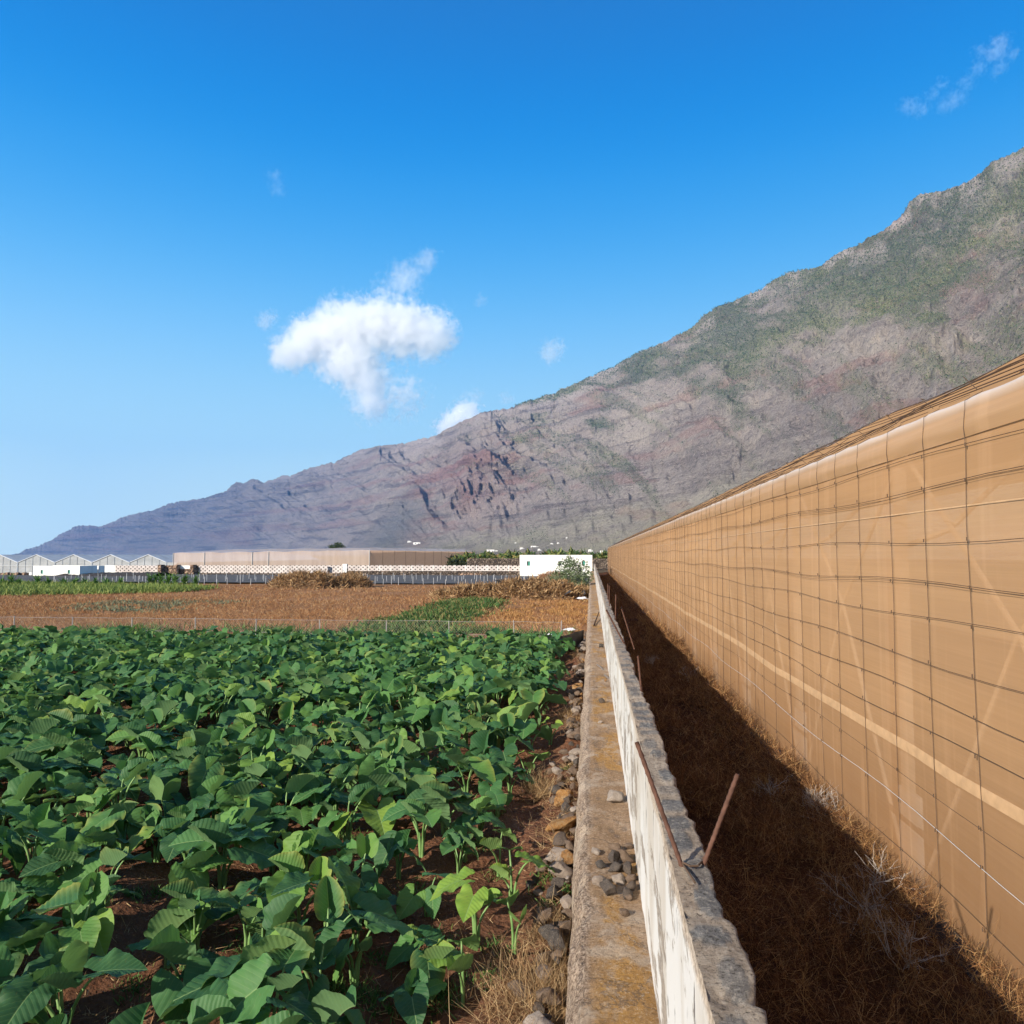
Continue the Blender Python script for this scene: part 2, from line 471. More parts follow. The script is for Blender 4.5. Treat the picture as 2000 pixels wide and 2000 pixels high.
xyz = m.sep(co)
nb = m.noise(.004, co, 8, .62); nf = m.noise(.035, co, 8, .72); nff = m.noise(.16, co, 5, .75)
st = m.co(scale=(.0016, .0016, .035)); ns = m.noise(1.0, st, 8, .66, .4)
c = m.ramp(nb, [(.36, (.20, .175, .155)), (.5, (.30, .262, .225)), (.64, (.40, .355, .295))])
c = m.mix(m.math('MULTIPLY', m.attr('str'), m.ramp(ns, [(.44, 0.), (.58, .75)])), c, (.37, .31, .27))
c = m.mix(m.math('MULTIPLY', m.attr('str'), m.ramp(ns, [(.40, .75), (.455, 0.)])), c, (.11, .085, .08))
c = m.mix(m.mr(m.attr('red'), 0, 1, 0, .6), c, (.30, .12, .085))
c = m.mix(m.mr(m.attr('scree'), 0, 1, 0, .8), c, m.mix(nf, (.10, .11, .10), (.15, .15, .135)))
sp = m.ramp(nff, [(.44, 0.), (.54, 1.)])
vg = m.math('MULTIPLY', m.attr('veg'), m.math('ADD', m.math('MULTIPLY', sp, .8), .2))
c = m.mix(m.mr(vg, 0.02, .8, 0, 1), c, m.mix(m.ramp(m.noise(.0022, co, 6), [(.42, 0.), (.6, 1.)]), (.06, .095, .05), (.17, .20, .075)))
c = m.mix(m.ramp(nff, [(.36, .7), (.46, 0.)]), c, (.045, .042, .04))
c = m.mix(m.ramp(nf, [(.36, .55), (.46, 0.)]), c, (.06, .052, .05))
c = m.mix(m.ramp(nff, [(.56, 0.), (.64, .65)]), c, (.50, .45, .39))
c = m.mix(m.math('MULTIPLY', m.attr('low'), m.mr(nf, .38, .58, .25, .8)), c, m.mix(m.mr(nb, .4, .6), (.30, .27, .20), (.33, .32, .19)))
c = m.mix(m.math('MULTIPLY', m.attr('crest'), m.mr(nff, .4, .5)), c, (.42, .37, .34))
fine = m.noise(.55, co, 4, .8)
c = m.mix(m.mr(fine, .52, .60, 0, .22), c, (.55, .50, .44)); c = m.mix(m.mr(fine, .47, .38, 0, .4), c, (.07, .06, .055))
c = m.mix(1.0, c, (1.56, 1.52, 1.54), 'MULTIPLY')
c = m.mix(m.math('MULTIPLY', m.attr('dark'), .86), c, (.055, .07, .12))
m.color(c)
hh = m.math('ADD', m.math('MULTIPLY', nf, 45.), m.math('ADD', m.math('MULTIPLY', nff, 14.), m.math('MULTIPLY', ns, 26.)))
m.bump(hh, 1.0, 1.0)
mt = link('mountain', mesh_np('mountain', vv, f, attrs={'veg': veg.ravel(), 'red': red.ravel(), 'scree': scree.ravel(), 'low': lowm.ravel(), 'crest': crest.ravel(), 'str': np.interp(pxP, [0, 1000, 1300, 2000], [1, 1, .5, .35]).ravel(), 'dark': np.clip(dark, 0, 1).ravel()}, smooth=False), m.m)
tag(mt, kind='structure')
# shrubs standing on the upper slope
wgt = np.clip(veg * (T > .2) * (T < 1.0) * (.3 + T), 0, None); wgt[:, pxs > 2150] = 0
wgt = wgt * (np.diff(pxs, append=pxs[-1] + 1.5) < 2.5)[None, :]
SHR = (wgt, vx, vy, hd)
MNT = (pxs, t, vx, vy, hd)
def mpoint(px, py):
    """point on the mountain seen at a pixel: first row whose elevation passes it"""
    j = int(np.argmin(abs(pxs - px))); d = ray(px, py); e = d.z / math.hypot(d.x, d.y)
    r = np.hypot(vx[:, j], vy[:, j]); ee = (hd[:, j] - H) / r
    k = int(np.argmax(ee > e)); return Vector((vx[k, j], vy[k, j], hd[k, j]))
# ================================================================== wide wall, block wall, net house
XF, XT = .277, .41          # block wall faces
ZW, ZB = .715, 1.60         # tops of wide wall and block wall
XL = -.078                   # left edge of the wide wall
ysw = warp_axis(.6, 96, .012, 1.009)

# ---- wide wall: profile swept along Y with weathered surface
def mat_widewall():
    m = MT('weathered_mortar', .95, .1); co = m.co()
    cs = m.co(scale=(1, .45, 1))
    n1 = m.noise(2.2, co, 6, .6); n2 = m.noise(2.8, cs, 5, .6, .5); n3 = m.noise(55, co, 8, .8); n4 = m.noise(14, co, 6, .7)
    c = m.ramp(n1, [(.35, (.25, .155, .085)), (.5, (.33, .215, .125)), (.65, (.38, .27, .18))])
    c = m.mix(m.mr(n4, .3, .7), c, m.mix(.5, c, (.19, .115, .07)))
    om = m.math('MULTIPLY', m.ramp(n2, [(.49, 0.), (.58, 1.)]), m.attr('inner'))
    c = m.mix(m.math('MULTIPLY', om, .85), c, m.mix(m.mr(n4, .35, .65), (.42, .22, .05), (.30, .17, .07)))
    c = m.mix(m.math('MULTIPLY', m.attr('edge'), .85), c, m.mix(m.mr(n3, .45, .56), (.12, .09, .075), (.50, .39, .30)))
    dk = m.math('MAXIMUM', m.ramp(m.vor(5, m.co(scale=(1.4, .7, 1))), [(.12, 1.), (.2, 0.)]), m.math('MULTIPLY', m.ramp(m.vor(2.1, m.noise(1.5, co, 4, color=True), 'DISTANCE_TO_EDGE'), [(.0, 1.), (.02, 0.)]), 0.0))
    ck = m.n('TexVoronoi', feature='DISTANCE_TO_EDGE'); ck.inputs['Scale'].default_value = 2.6
    wv = m.n('VectorMath', operation='ADD'); m.L.new(co, wv.inputs[0]); m.L.new(m.mix(.85, m.noise(7, co, 5, .7, color=True), (.5, .5, .5)), wv.inputs[1]); m.L.new(wv.outputs[0], ck.inputs['Vector'])
    crk = m.ramp(ck.outputs['Distance'], [(.0, 1.), (.018, 0.)])
    dk = m.math('MAXIMUM', dk, m.math('MULTIPLY', crk, 1.6))
    c = m.mix(m.math('MULTIPLY', dk, .45), c, (.10, .08, .07))
    c = m.mix(m.mr(m.noise(3.3, co, 8, .7), .52, .62, 0, .7), c, (.43, .345, .265))
    c = m.mix(m.mr(n3, .54, .62, 0, .6), c, (.54, .44, .33))
    c = m.mix(m.mr(n3, .46, .36, 0, .75), c, (.08, .06, .045))
    m.color(c)
    m.bump(m.math('ADD', m.math('MULTIPLY', n3, 1.0), n4), 1.0, .016)
    return m.m
prof = [(XL - .06, -.1), (XL - .055, .3), (XL - .045, .52), (XL - .035, .60)] + [(XL - .03 + i * .011, .66 + min(i, 4) * .013) for i in range(5)] + [(x, ZW) for x in np.linspace(XL + .02, XF - .0, 40)]
prof = np.array(prof)
PX = np.broadcast_to(prof[:, 0][None, :], (len(ysw), len(prof))).copy(); PZ = np.broadcast_to(prof[:, 1][None, :], (len(ysw), len(prof))).copy()
PY = np.broadcast_to(ysw[:, None], PX.shape)
top = np.clip((PZ - .55) / .1, 0, 1)
lf = np.clip(1 - (PX - XL) / .09, 0, 1)
PX = PX + (fbm(PY * 3, PZ * 6, seed=121) - .5) * .10 * lf + (fbm(PY * 14, PX * 14, seed=122) - .5) * .06 * lf
PZ = PZ + top * ((fbm(PX * 12, PY * 6, seed=123, oct=5) - .5) * .022 + (fbm(PX * 60, PY * 60, seed=124, oct=3) - .5) * .006)
PZ = PZ + top * np.clip(lf, 0, 1) * ((fbm(PX * 35, PY * 35, seed=125, oct=3) - .5) * .05 - .014)
nP = PX.shape[1]
i = np.arange(len(ysw) - 1)[:, None] * nP + np.arange(nP - 1)[None, :]
f = np.stack([i, i + 1, i + nP + 1, i + nP], -1).reshape(-1, 4)
edge = np.clip(1.4 - (PX - XL - .10 * (fbm(PY * 3, PX * 6, seed=126) - .35)) / .04, 0, 1) * (.55 + .45 * fbm(PY * 12, PX * 12, seed=127))
inner = np.clip((PX - XL - .05) / .06, 0, 1)
ww = link('low_wall', mesh_np('low_wall', np.stack([PX, PY, PZ], -1).reshape(-1, 3), f, attrs={'edge': edge.ravel(), 'inner': inner.ravel()}, smooth=True), mat_widewall())
tag(ww, 'low wide mortar-topped wall stained ochre, running beside the taro field', 'wall')

# ---- block wall
bw = thing('block_wall', 'long thin concrete block wall with white-painted left face and rough grey top', 'wall', (0, 0, 0))
def mat_white():
    m = MT('old_whitewash', .85, .15)
    cs = m.co(scale=(1, .45, .09)); co = m.co()
    s1 = m.noise(8, cs, 8, .74, .9); s2 = m.noise(34, cs, 4, .7); n3 = m.noise(60, co, 6, .75); n1 = m.noise(1.4, cs, 3)
    c = m.mix(m.ramp(m.noise(5, cs, 5), [(.45, 0.), (.75, 1.)]), (.60, .585, .56), (.52, .46, .38))
    pat = m.mr(n1, .35, .65, 0, .12)
    k = m.math('MULTIPLY', m.ramp(m.math('SUBTRACT', s1, pat), [(.40, 1.), (.435, 0.)]), m.mr(n3, .62, .42, .15, 1))
    fl = m.noise(5.5, m.co(scale=(1, .25, .5)), 9, .68, .3)
    c = m.mix(m.ramp(m.noise(5, cs, 4), [(.46, 0.), (.56, .5)]), c, (.44, .39, .33))
    c = m.mix(m.ramp(fl, [(.535, 0.), (.565, .85)]), c, m.mix(m.mr(n3, .42, .58), (.20, .165, .135), (.36, .30, .24)))
    k = m.ramp(m.noise(17, cs, 5, .7, .5), [(.36, .9), (.40, 0.)])
    c = m.mix(k, c, (.10, .085, .075))
    c = m.mix(m.ramp(s2, [(.28, .5), (.33, 0.)]), c, (.24, .20, .165))
    c = m.mix(m.math('MULTIPLY', m.attr('lip'), .85), c, m.mix(m.mr(n3, .45, .56), (.26, .20, .15), (.52, .42, .32)))
    m.color(c); m.bump(m.math('SUBTRACT', m.math('MULTIPLY', n3, .5), m.math('MULTIPLY', m.mr(fl, .56, .61), .8)), .8, .006)
    return m.m
zs = np.concatenate([np.linspace(.66, 1.5, 16), np.linspace(1.52, ZB, 9)])
yb = warp_axis(.5, 95, .012, 1.010)
Yb, Zb = np.meshgrid(yb, zs, indexing='ij')
def wall_lean(Y): return .010 * (fbm(Y * .6, Y * 0, seed=131) - .5)
lip = np.clip((Zb - (ZB - .03 - .05 * fbm(Yb * 2.2, Yb * 0, seed=133))) / .02, 0, 1)
Xb = XF + wall_lean(Yb) + .005 * (fbm(Yb * 5, Zb * 5, seed=132) - .5) + .004 * (fbm(Yb * 50, Zb * 50, seed=136, oct=3) - .5) + lip * .004
def topz(X, Y): return ZB + .022 * (fbm(X * 9, Y * 4, seed=134, oct=5) - .5) + .008 * (fbm(X * 55, Y * 55, seed=135, oct=3) - .5)
Zb2 = np.where(Zb > 1.515, Zb + (topz(Xb, Yb) - ZB) * (Zb - 1.515) / (ZB - 1.515), Zb)
nz = len(zs); i = np.arange(len(yb) - 1)[:, None] * nz + np.arange(nz - 1)[None, :]
f = np.stack([i, i + 1, i + nz + 1, i + nz], -1).reshape(-1, 4)
link('painted_face', mesh_np('painted_face', np.stack([Xb, Yb, Zb2], -1).reshape(-1, 3), f, attrs={'lip': lip.ravel()}, smooth=True), mat_white(), bw)
# top + right side, with filled block cells as darker smooth patches
nx = 20
u = np.concatenate([np.linspace(0, 1, nx), [1.0, 1.0, 1.0]])
zo = np.concatenate([np.zeros(nx), [-.05, -.5, -1.9]])
Yt, U = np.meshgrid(yb, u, indexing='ij'); ZO = np.broadcast_to(zo[None, :], Yt.shape)
blk = np.floor((yb + .13) / .42); xr = XT + .022 * (_hash(blk.astype(int), 0 * blk.astype(int), 0 * blk.astype(int), 5) - .5) - .012 * np.exp(-(((yb + .13) % .42 - .21) / .21) ** 8 * 0 - ((np.minimum((yb + .13) % .42, .42 - (yb + .13) % .42)) / .02) ** 2) + .03 * (fbm(yb * 3.2, yb * 0, seed=141, oct=5) - .5) + .03 * (fbm(yb * 27, yb * 0, seed=142, oct=3) - .5)
xl = Xb[:, -1]
Xt = xl[:, None] + (xr - xl)[:, None] * U
Xt = Xt + np.where(ZO < 0, .012 * (fbm(Yt * 8, ZO * 8, seed=143) - .5), 0)
Zt = topz(Xt, Yt) - .006 * np.clip((U - .9) / .1, 0, 1) ** 2 + ZO
patch = np.zeros_like(Xt)
prr = random.Random(5); yy = 1.0
while yy < 60:
    cx = .345 + prr.uniform(-.015, .025); a = prr.uniform(.035, .06); b = prr.uniform(.06, .12); st_ = prr.choice([.5, 1, 1, .8])
    sl = slice(*np.searchsorted(yb, [yy - .3, yy + .3]))
    w_ = .35 * (vnoise(Xt[sl] * 60, Yt[sl] * 40, seed=144) - .5)
    d = ((Xt[sl] - cx) / a) ** 2 + ((Yt[sl] - yy) / b) ** 2 + w_
    patch[sl] = np.maximum(patch[sl], np.clip((1.1 - d) * 5, 0, 1) * st_)
    yy += prr.choice([.2, .22, .26, .4])
jb = np.exp(-((np.minimum((Yt + .13) % .42, .42 - (Yt + .13) % .42)) / .012) ** 2)
Zt = Zt + patch * (ZO == 0) * .004 - jb * (ZO > -.1) * .010 + (ZO > -.1) * .012 * (_hash(np.floor((Yt + .13) / .42).astype(int), 0 * Yt.astype(int), 0 * Yt.astype(int), 9) - .5) * np.clip(U * 4, 0, 1)
nU = len(u); i = np.arange(len(yb) - 1)[:, None] * nU + np.arange(nU - 1)[None, :]
f = np.stack([i, i + 1, i + nU + 1, i + nU], -1).reshape(-1, 4)
m = MT('rough_concrete', .95, .1); co = m.co()
n3 = m.noise(55, co, 8, .78); n2 = m.noise(12, co, 6, .7); n1 = m.noise(1.7, co, 4)
c = m.ramp(n2, [(.38, (.28, .22, .165)), (.5, (.38, .305, .23)), (.62, (.47, .385, .295))])
c = m.mix(m.ramp(n1, [(.5, 0.), (.7, .6)]), c, (.33, .235, .16))
c = m.mix(m.math('MULTIPLY', m.attr('patch'), .9), c, m.mix(m.mr(n2, .4, .6), (.12, .12, .12), (.20, .195, .185)))
c = m.mix(m.mr(n3, .54, .60, 0, .6), c, (.52, .45, .37))
c = m.mix(m.mr(n3, .46, .38, 0, .85), c, (.06, .05, .042))
m.color(c); m.bump(m.math('ADD', m.math('MULTIPLY', n3, 1.1), n2), 1.0, .016)
M_conc = m.m
link('block_core', mesh_np('block_core', np.stack([Xt, Yt, Zt], -1).reshape(-1, 3), f, attrs={'patch': patch.ravel()}, smooth=True), M_conc, bw)

# ---- net house on the right --------------------------------------------------
NX = 2.44; EZ = 3.745; NY0, NY1 = -9.0, 112.0
nh = thing('net_house', 'long tan shade-net greenhouse with wire grid on the right, beside the dry gully', 'greenhouse', (NX, 0, 0))
def mat_net(name, base, transp, lighten=0., sheen=.3):
    m = MT(name, .55, .25); co = m.co()
    nb = m.noise(.8, m.co(scale=(1, .25, 2.5)), 5, .6)
    band = m.noise(1.0, m.co(scale=(.2, .12, 38)), 4, .8); dirt = m.noise(3.0, m.co(scale=(1, 1, .35)), 6, .7)
    b2 = tuple(min(1, x * 1.12) for x in base); b1 = tuple(x * .9 for x in base)
    c = m.mix(m.ramp(nb, [(.3, 0.), (.7, 1.)]), b1, b2)
    c = m.mix(m.ramp(band, [(.45, 0.), (.62, .17)]), c, tuple(min(1, x * 1.3 + .03) for x in base))
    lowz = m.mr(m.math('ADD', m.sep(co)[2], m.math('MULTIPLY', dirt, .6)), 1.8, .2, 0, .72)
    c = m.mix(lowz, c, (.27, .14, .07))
    c = m.mix(m.ramp(m.noise(2.2, m.co(scale=(1, 2.2, .1)), 3), [(.56, 0.), (.66, .3)]), c, tuple(min(1, x * 1.25 + .04) for x in base))
    m.color(c)
    m.b.inputs['Roughness'].default_value = .8; m.b.inputs['Specular IOR Level'].default_value = .08
    tr = m.n('BsdfTranslucent'); m.set(tr.inputs[0], c)
    tp = m.n('BsdfTransparent'); m.set(tp.inputs[0], (1, 1, 1))
    m1 = m.n('MixShader'); m1.inputs[0].default_value = .30
    m.L.new(m.b.outputs[0], m1.inputs[1]); m.L.new(tr.outputs[0], m1.inputs[2])
    m2 = m.n('MixShader')
    lw = m.n('LayerWeight'); lw.inputs[0].default_value = .35
    m.set(m2.inputs[0], m.mr(lw.outputs['Facing'], 0, 1, transp, transp * .35))
    m.L.new(m1.outputs[0], m2.inputs[1]); m.L.new(tp.outputs[0], m2.inputs[2])
    m.L.new(m2.outputs[0], m.out.inputs['Surface'])
    return m.m
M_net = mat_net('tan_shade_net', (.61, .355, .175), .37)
M_roofnet = mat_net('brown_roof_net', (.47, .27, .125), .10)
M_eave = mat_net('eave_net_painted_highlight', (.60, .36, .18), .15)
M_eave.node_tree.nodes['Principled BSDF'].inputs['Roughness'].default_value = .35
M_eave.node_tree.nodes['Principled BSDF'].inputs['Specular IOR Level'].default_value = .25
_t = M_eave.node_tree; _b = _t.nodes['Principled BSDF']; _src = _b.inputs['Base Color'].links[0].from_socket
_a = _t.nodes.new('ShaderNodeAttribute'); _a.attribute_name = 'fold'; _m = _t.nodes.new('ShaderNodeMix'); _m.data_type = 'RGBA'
_t.links.new(_a.outputs['Fac'], _m.inputs[0]); _t.links.new(_src, _m.inputs[6]); _m.inputs[7].default_value = (.86, .82, .78, 1); _t.links.new(_m.outputs[2], _b.inputs['Base Color'])  # sunlit highlight of the eave's upper edge, painted into the net colour
M_seam = simple('pale_webbing', (.66, .50, .34), .1, 20, .5)
yn = np.concatenate([np.arange(NY0, 20, .12), warp_axis(20, NY1, .12, 1.02)])
def netx(Y, Z):
    base = .05 * (fbm(Y * .33, Z * .5, seed=151) - .5) + .018 * (fbm(Y * 1.7, Z * .7, seed=152, oct=3) - .5)
    edge = np.clip((EZ - Z) / .6, 0, 1) * np.clip(Z / .4, 0, 1)
    bulge = -.012 * np.abs(np.sin(Y * math.pi / 3.15)) * edge
    return NX + base * edge + bulge
zz = np.concatenate([np.linspace(-.12, 3.46, 48)])
Yn, Zn = np.meshgrid(yn, zz, indexing='ij')
Xn = netx(Yn, Zn)
nz = len(zz); i = np.arange(len(yn) - 1)[:, None] * nz + np.arange(nz - 1)[None, :]
f = np.stack([i, i + nz, i + nz + 1, i + 1], -1).reshape(-1, 4)
P3 = np.stack([Xn - NX, Yn, Zn], -1).reshape(-1, 3)
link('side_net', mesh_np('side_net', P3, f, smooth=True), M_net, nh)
# eave: the net folded over a cable, a rounded band, its top painted pale as a highlight
th = np.linspace(0, 1, 15)
ez = 3.462 + (EZ - 3.462) * (1 - (1 - th) ** 1.35)
exo = np.where(th < .45, -.014 * np.sin(th / .45 * math.pi * .9), 0) + .11 * np.clip((th - .72) / .28, 0, 1) ** 2 - .010
Ye, Te = np.meshgrid(yn, np.arange(15), indexing='ij')
sag = -.012 * np.abs(np.sin(Ye * math.pi / .62 / 1.0)) - .03 * (fbm(Ye * .25, Ye * 0, seed=155) - .5)
wr = .006 * (fbm(Ye * 2 + Te * .8, Te * 1.1, seed=153, oct=3) - .5) * 2
Pe = np.stack([exo[Te] + wr + (netx(Ye, 3.46) - NX) * (1 - Te / 14), Ye, ez[Te] + sag * (Te / 14)], -1).reshape(-1, 3)
i = np.arange(len(yn) - 1)[:, None] * 15 + np.arange(14)[None, :]
f = np.stack([i, i + 15, i + 16, i + 1], -1).reshape(-1, 4)
link('eave_band', mesh_np('eave_band', Pe, f, attrs={'fold': (np.clip((Te - 7) / 6, 0, 1) * .95).ravel()}, smooth=True), M_eave, nh)  # fold: mask for the highlight painted along the top of the band
# roof net rising to a scalloped ridge
ux = np.array([.10, .5, .9, 1.3, 1.7, 2.05, 2.3, 2.6, 3.2, 4.2, 5.4])
uz = np.array([.0, .19, .42, .64, .85, 1.03, 1.14, 1.12, .9, .6, .3])
Yr, Kr = np.meshgrid(yn, np.arange(len(ux)), indexing='ij')
sc = .07 * (1 - np.abs(np.sin(Yr * math.pi / 4.2 + .6)) ** .8) - .04 + .05 * (fbm(Yr * .2, Yr * 0, seed=158) - .5)
Pr = np.stack([ux[Kr], Yr, EZ - .012 + uz[Kr] + sc * np.clip(uz[Kr] / .8, 0, 1) * 1.2 - .03 * (Kr == 0)], -1).reshape(-1, 3)
nk = len(ux); i = np.arange(len(yn) - 1)[:, None] * nk + np.arange(nk - 1)[None, :]
f = np.stack([i, i + nk, i + nk + 1, i + 1], -1).reshape(-1, 4)
link('roof_net', mesh_np('roof_net', Pr, f, smooth=True), M_roofnet, nh)
# roof wires
M_wire = MT('dark_wire', .8, .1); M_wire.color((.10, .066, .045)); M_wire = M_wire.m
M_wlight = MT('galvanised_wire', .4, .5); M_wlight.color((.45, .42, .40)); M_wlight = M_wlight.m
mb = MB()
yw = np.concatenate([np.arange(NY0, 24, .6), warp_axis(24, NY1, .8, 1.04)])
for kx in (.3, .45, .62, .8, 1.0, 1.2, 1.4, 1.6, 1.85, 2.1, 2.28):
    zc = float(np.interp(kx, ux, uz))
    mb.tube([(kx + .05 * math.sin(y * .7 + kx), y, EZ + .004 + zc + 1.2 * min(1, zc / .8) * (.07 * (1 - abs(math.sin(y * math.pi / 4.2 + .6)) ** .8) - .04) + .025 + .02 * math.sin(y * .9 + kx * 3)) for y in yw], .0045, 4)
for y in np.arange(-6, 100, 2.1):      # cross wires running diagonally up the roof
    mb.tube([(a, y + a * 1.6, EZ + .015 + float(np.interp(a, ux, uz)) + .02) for a in (.12, .4, .7, 1.0)], .004, 4)
mb.build('roof_wires', M_wire, nh)
# wire grid in front of the side net
hz = [3.41, 3.18, 2.80, 2.49, 2.24, 1.93, 1.67, 1.43, .99, .75, .37]
for q, z in enumerate(hz):
    mb = MB(); pts = []
    for y in yw:
        zz_ = z + .022 * (float(fbm(y * .35, q * 3.7, seed=160)) - .5) + .02 * math.sin(y * 1.3 + q * 2)
        pts.append((float(netx(y, zz_)) - NX - .02, y, zz_))
    mb.tube(pts, .0022 if q not in (9,) else .0028, 4)
    if q in (1, 3): mb.tube([(p[0] - .004, p[1], p[2] - .022 - .01 * math.sin(p[1])) for p in pts], .0016, 4)
    mb.build('wire', M_wlight if q == 9 else M_wire, nh)
mb = MB(); wrr = random.Random(3); y = -5.0; knots = MB()
VW = []
while y < NY1 - 1:
    VW.append(y)
    wz = [-.05, .3, .9, 1.6, 2.3, 2.9, 3.4, 3.52, 3.62, 3.70, 3.745, 3.765]
    ph = wrr.uniform(0, 6); am = wrr.uniform(.005, .03)
    tl = wrr.uniform(-.05, .05)
    pts = []
    for z in wz:
        if z <= 3.45: xo = float(netx(y, z)) - NX - .014
        else:
            q = (z - 3.462) / (EZ - 3.462); tt = 1 - (1 - min(1, max(0, q))) ** (1 / 1.35)
            xo = float(np.interp(tt, th, exo)) - .014
        pts.append((xo, y + am * math.sin(z * 1.8 + ph) + tl * (z - 2) / 2, z + (.012 if z > 3.7 else 0)))
    pts.append((.30, pts[-1][1], 3.86))
    mb.tube(pts, .0023 if y < 30 else .0035, 4)
    if wrr.random() < .2:
        mb.tube([(p[0], p[1] + .02 + .008 * p[2], p[2]) for p in pts], .0016, 4)
    if y < 12:
        for z in hz: mb.tube([(float(netx(y, z)) - NX - .026, y, z - .012), (float(netx(y, z)) - NX - .026, y, z + .012)], .0045, 5)
        if wrr.random() < .6:
            mb.tube([(.05, y, 3.765), (-.02, y + .03, 3.82 + wrr.random() * .04), (.03, y + .09, 3.85)], .003, 4)
    y += wrr.uniform(.5, .74)
mb.build('wire_grid', M_wire, nh)
# webbing seams and the rusty pipe showing through the net
def strip(name, z, wdt, mat, wav=.0, seed=0, off=-.006):
    v = []; fz = []
    for k, y in enumerate(yw):
        z0 = z + wav * (float(fbm(y * .22, seed * 1.7, seed=170)) - .5) * 2
        x = float(netx(y, z0)) - NX + off
        v += [(x, y, z0 - wdt / 2), (x - .002, y, z0), (x, y, z0 + wdt / 2)]
        if k:
            a = 3 * (k - 1); fz += [(a, a + 3, a + 4, a + 1), (a + 1, a + 4, a + 5, a + 2)]
    o = MB(); o.add(v, fz); o.build(name, mat, nh, True)
M_strip = simple('doubled_net', (.50, .32, .175), .12, 12, .6)
strip('webbing_strip', 1.22, .085, M_strip, .07, 1)
strip('webbing_strip', 3.02, .010, M_strip, .015, 2)
M_rust = simple('rusty_steel', (.10, .05, .035), .4, 25, .85, .3)
M_ghost = simple('pale_timber', (.52, .42, .32), .15, 6, .8)
M_pier = simple('pale_concrete_pier', (.62, .58, .52), .12, 5, .9)
mb = MB(); mb.tube([(.07, y, .56) for y in np.arange(NY0, NY1, 3.0)], .022, 6); mb.build('pipe', M_rust, nh, True)
for k in range(-3, 34):
    y = 3.24 + 3.15 * k
    if y > NY1 - .5: break
    mb = MB()
    mb.box(.07, .12, y - .17, y + .17, -.1, .80); mb.build('pier', M_pier, nh)
    mb = MB(); mb.box(.055, .115, y - .06, y + .06, .80, 3.62); mb.build('post', M_ghost, nh)
    if k < 12:
        mb = MB()
        mb.tube([(.10, y + .1, .1), (.10, y + 1.5, 2.2), (.10, y + 3.05, 3.5)], .019, 5)
        mb.tube([(.13, y + 3.05, .1), (.13, y + 1.6, 2.2), (.13, y + .1, 3.5)], .019, 5)
        mb.tube([(.10, y + .1, 2.75), (.5, y + .1, 2.9), (2.2, y + .1, 4.6)], .025, 5)
        mb.build('brace', M_ghost, nh)
# far gable end of the net house
mb = MB(); mb.add([(0, NY1, -.1), (5.4, NY1, -.1), (5.4, NY1, 4.0), (2.3, NY1, 4.8), (.2, NY1, EZ), (0, NY1, 3.5)], [(0, 1, 2, 3, 4, 5)])
mb.build('end_net', M_net, nh)
# black plastic along its foot
m = MT('black_plastic', .6, .2); m.color((.03, .03, .03)); m.bump(m.noise(12, m.co(), 5), .8, .03)
mb = MB(); v = []; fz = []
yp = np.arange(-2, 90, .15)
for k, y in enumerate(yp):
    a = .05 * (float(fbm(y * 1.5, 3., seed=180)) - .5)
    v += [(NX - .22 + a, y, -.03), (NX - .12 + a, y, .13 + a), (NX - .03, y, .17 + a)]
    if k: b = 3 * (k - 1); fz += [(b, b + 1, b + 4, b + 3), (b + 1, b + 2, b + 5, b + 4)]
mb.add(v, fz)
tag(mb.build('plastic_sheet', m.m, None, True), 'black plastic sheet lying along the foot of the tan net', 'plastic sheet')

# ---- rusty reinforcing bars sticking out of the block wall
def rebar(base, tip, label, r=.0085):
    o = thing('rebar', label, 'rebar', base, group='rusty rebars along the block wall')
    d = Vector(tip) - Vector(base); n = 28
    pts = [Vector((0, 0, 0)) + d * (i / n) for i in range(n + 1)]
    mb = MB(); mb.tube([tuple(p) for p in pts], [r * (1.12 if i % 2 else .92) for i in range(n + 1)], 7)
    mb.build('bar', M_rust, o, True)
    return o
b1 = tuple(gp(1334, 1699, ZB - .01)); b2 = tuple(gp(1371, 1697, ZB - .01))
rebar(b1, tuple(aty(1243, 1449, b1[1] + .12)), 'rusty rebar leaning left across the white face, nearest of its kind')
rebar(b2, tuple(aty(1441, 1512, b2[1] + .02)), 'rusty rebar leaning right over the dark gully, nearest of its kind')
mb = MB()
mb.tube([(b1[0], b1[1], ZB + .015), (b1[0] + .02, b1[1] - .04, ZB + .02), (b2[0] - .02, b1[1] - .03, ZB + .018), (b2[0], b2[1], ZB + .015)], .004, 5)
mb.tube([(b1[0], b1[1], ZB + .01), (b1[0] + .005, b1[1] - .08, ZB + .02), (b1[0] + .02, b1[1] - .16, ZB + .015)], .004, 5)
tag(mb.build('tie_wire', M_wire), 'twisted dark tie wire lying between the two nearest rebars', 'wire')
for (bx, by, tx, ty), lb in zip([(1253, 1354, 1246, 1281), (1239, 1268, 1214, 1189), (1220, 1259, 1184, 1191), (1202, 1210, 1203, 1161), (1190, 1186, 1190, 1143), (1187, 1172, 1187, 1140)],
        ['upright rusty rebar on the right edge of the wall, first one beyond the nearest pair', 'rusty rebar leaning away in the shaded gully beyond the third bar', 'thin dark rebar bent left across the top of the block wall',
         'short upright rusty rebar farther down the block wall', 'small rusty rebar behind the short upright one', 'farthest visible rusty rebar on the block wall']):
    p = gp(bx, by, ZB - .02); p.x = min(p.x, .42) if bx != 1239 else p.x
    q = aty(tx, ty, p.y); rebar(tuple(p), tuple(q), lb, .0085 if p.y < 9 else .011)
